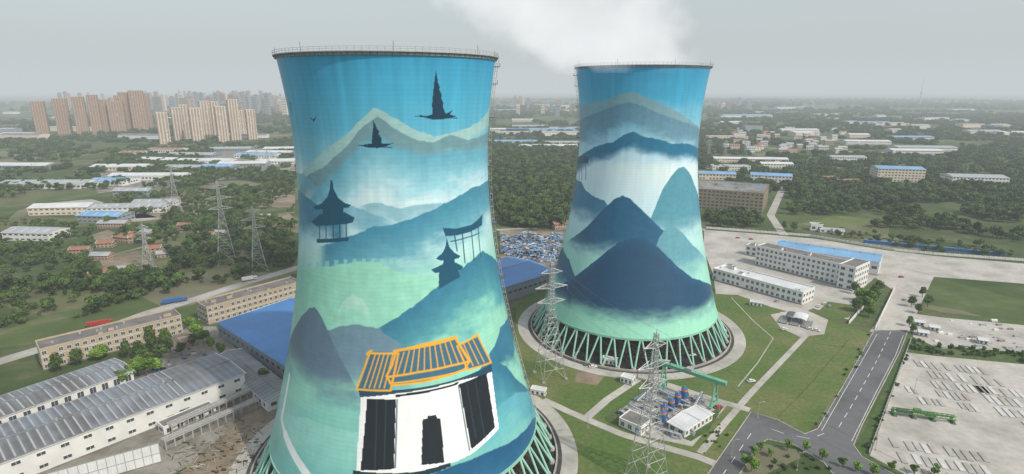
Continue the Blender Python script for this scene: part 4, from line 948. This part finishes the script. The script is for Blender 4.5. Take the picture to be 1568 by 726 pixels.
# ---------------------------------------------------------------- steam
def volmat(name):
    m=bpy.data.materials.new(name); m.use_nodes=True; nt=m.node_tree; nt.nodes.clear(); return m,nt
m,nt=volmat('steam'); out=nd(nt,'ShaderNodeOutputMaterial'); geo=nd(nt,'ShaderNodeNewGeometry'); sx=nd(nt,'ShaderNodeSeparateXYZ'); nt.links.new(geo.outputs['Position'],sx.inputs[0])
def mth(op,a,b_=None,c=None):
    n=nd(nt,'ShaderNodeMath',operation=op)
    for i,v in enumerate((a,b_,c)):
        if v is None: continue
        if isinstance(v,(int,float)): n.inputs[i].default_value=v
        else: nt.links.new(v,n.inputs[i])
    return n.outputs[0]
hgt=mth('SUBTRACT',sx.outputs[2],160.); cx=mth('MULTIPLY_ADD',hgt,-1.2,T2[0]-6); rad=mth('MULTIPLY_ADD',hgt,.60,33.)
dx=mth('SUBTRACT',sx.outputs[0],cx); dy=mth('SUBTRACT',sx.outputs[1],T2[1]); dist=mth('SQRT',mth('ADD',mth('MULTIPLY',dx,dx),mth('MULTIPLY',dy,dy)))
nz=nd(nt,'ShaderNodeTexNoise'); nz.inputs['Scale'].default_value=.038; nz.inputs['Detail'].default_value=9; nz.inputs['Roughness'].default_value=.62; nt.links.new(geo.outputs['Position'],nz.inputs['Vector'])
dn=mth('ADD',mth('SUBTRACT',1.22,mth('DIVIDE',dist,rad)),mth('MULTIPLY',mth('SUBTRACT',nz.outputs['Fac'],.5),2.2))
dn=mth('MINIMUM',mth('MAXIMUM',dn,0.),1.); dens=mth('MULTIPLY',dn,.075)
ab=nd(nt,'ShaderNodeVolumeAbsorption'); ab.inputs['Color'].default_value=(0,0,0,1); nt.links.new(dens,ab.inputs['Density'])
e_=mth('MULTIPLY',dens,mth('MULTIPLY_ADD',nz.outputs['Fac'],.5,.66))       # steam's own glow stands in for scattered light, stronger with the noise
em=nd(nt,'ShaderNodeEmission'); em.inputs['Color'].default_value=(.92,.945,.96,1); nt.links.new(e_,em.inputs['Strength'])
ad=nd(nt,'ShaderNodeAddShader'); nt.links.new(ab.outputs[0],ad.inputs[0]); nt.links.new(em.outputs[0],ad.inputs[1]); nt.links.new(ad.outputs[0],out.inputs['Volume'])
try: m.cycles.volume_step_rate=.25
except Exception: pass
M['steam']=m
b=MB(); b.box(-140,122,276,418,158.5,250,'steam'); b.obj('steam_plume')
# haze: emissive volume, glow put in for scattered light, also lightens the sky
m,nt=volmat('haze'); out=nd(nt,'ShaderNodeOutputMaterial'); S=1/7000.
ab=nd(nt,'ShaderNodeVolumeAbsorption'); ab.inputs['Color'].default_value=(0,0,0,1); ab.inputs['Density'].default_value=S
em=nd(nt,'ShaderNodeEmission'); em.inputs['Color'].default_value=(.56,.615,.635,1); em.inputs['Strength'].default_value=S
ad=nd(nt,'ShaderNodeAddShader'); nt.links.new(ab.outputs[0],ad.inputs[0]); nt.links.new(em.outputs[0],ad.inputs[1]); nt.links.new(ad.outputs[0],out.inputs['Volume'])
M['haze']=m; b=MB(); b.box(-29000,29000,-2000,44000,-5,900,'haze'); b.obj('atmospheric_haze')
# ---------------------------------------------------------------- light
w=bpy.data.worlds.new('World'); scene.world=w; w.use_nodes=True; nt=w.node_tree; bg=nt.nodes['Background']
sk=nd(nt,'ShaderNodeTexSky',sky_type='NISHITA'); sk.sun_disc=False
el=rd(46); az=rd(50)     # sun behind the camera to the right
sk.sun_elevation=el; sk.dust_density=4; sk.air_density=1.2; sk.ozone_density=1
d=Vector((math.sin(az)*math.cos(el),-math.cos(az)*math.cos(el),math.sin(el)))
sk.sun_rotation=math.atan2(d.x,d.y)
va=nd(nt,'ShaderNodeVectorMath',operation='ADD'); va.inputs[1].default_value=(2.4,2.6,2.7)   # bright thin cloud veil
nt.links.new(sk.outputs[0],va.inputs[0]); nt.links.new(va.outputs[0],bg.inputs[0]); bg.inputs[1].default_value=.11
sl=bpy.data.lights.new('sun','SUN'); sl.energy=3.4; sl.angle=rd(1.2); sl.color=(1,.94,.85)
so=bpy.data.objects.new('sun',sl); scene.collection.objects.link(so); so.rotation_euler=d.to_track_quat('Z','Y').to_euler(); so.location=(200,-200,400)
cam=bpy.data.cameras.new('camera'); cam.sensor_width=36; cam.lens=36*FPX/1568; cam.clip_end=80000; cam.clip_start=.5
co=bpy.data.objects.new('camera',cam); scene.collection.objects.link(co); co.location=(0,0,CAM_H); co.rotation_euler=(math.pi/2-PITCH,0,0); scene.camera=co
scene.view_settings.view_transform='Standard'; scene.view_settings.look='None'; scene.view_settings.exposure=0
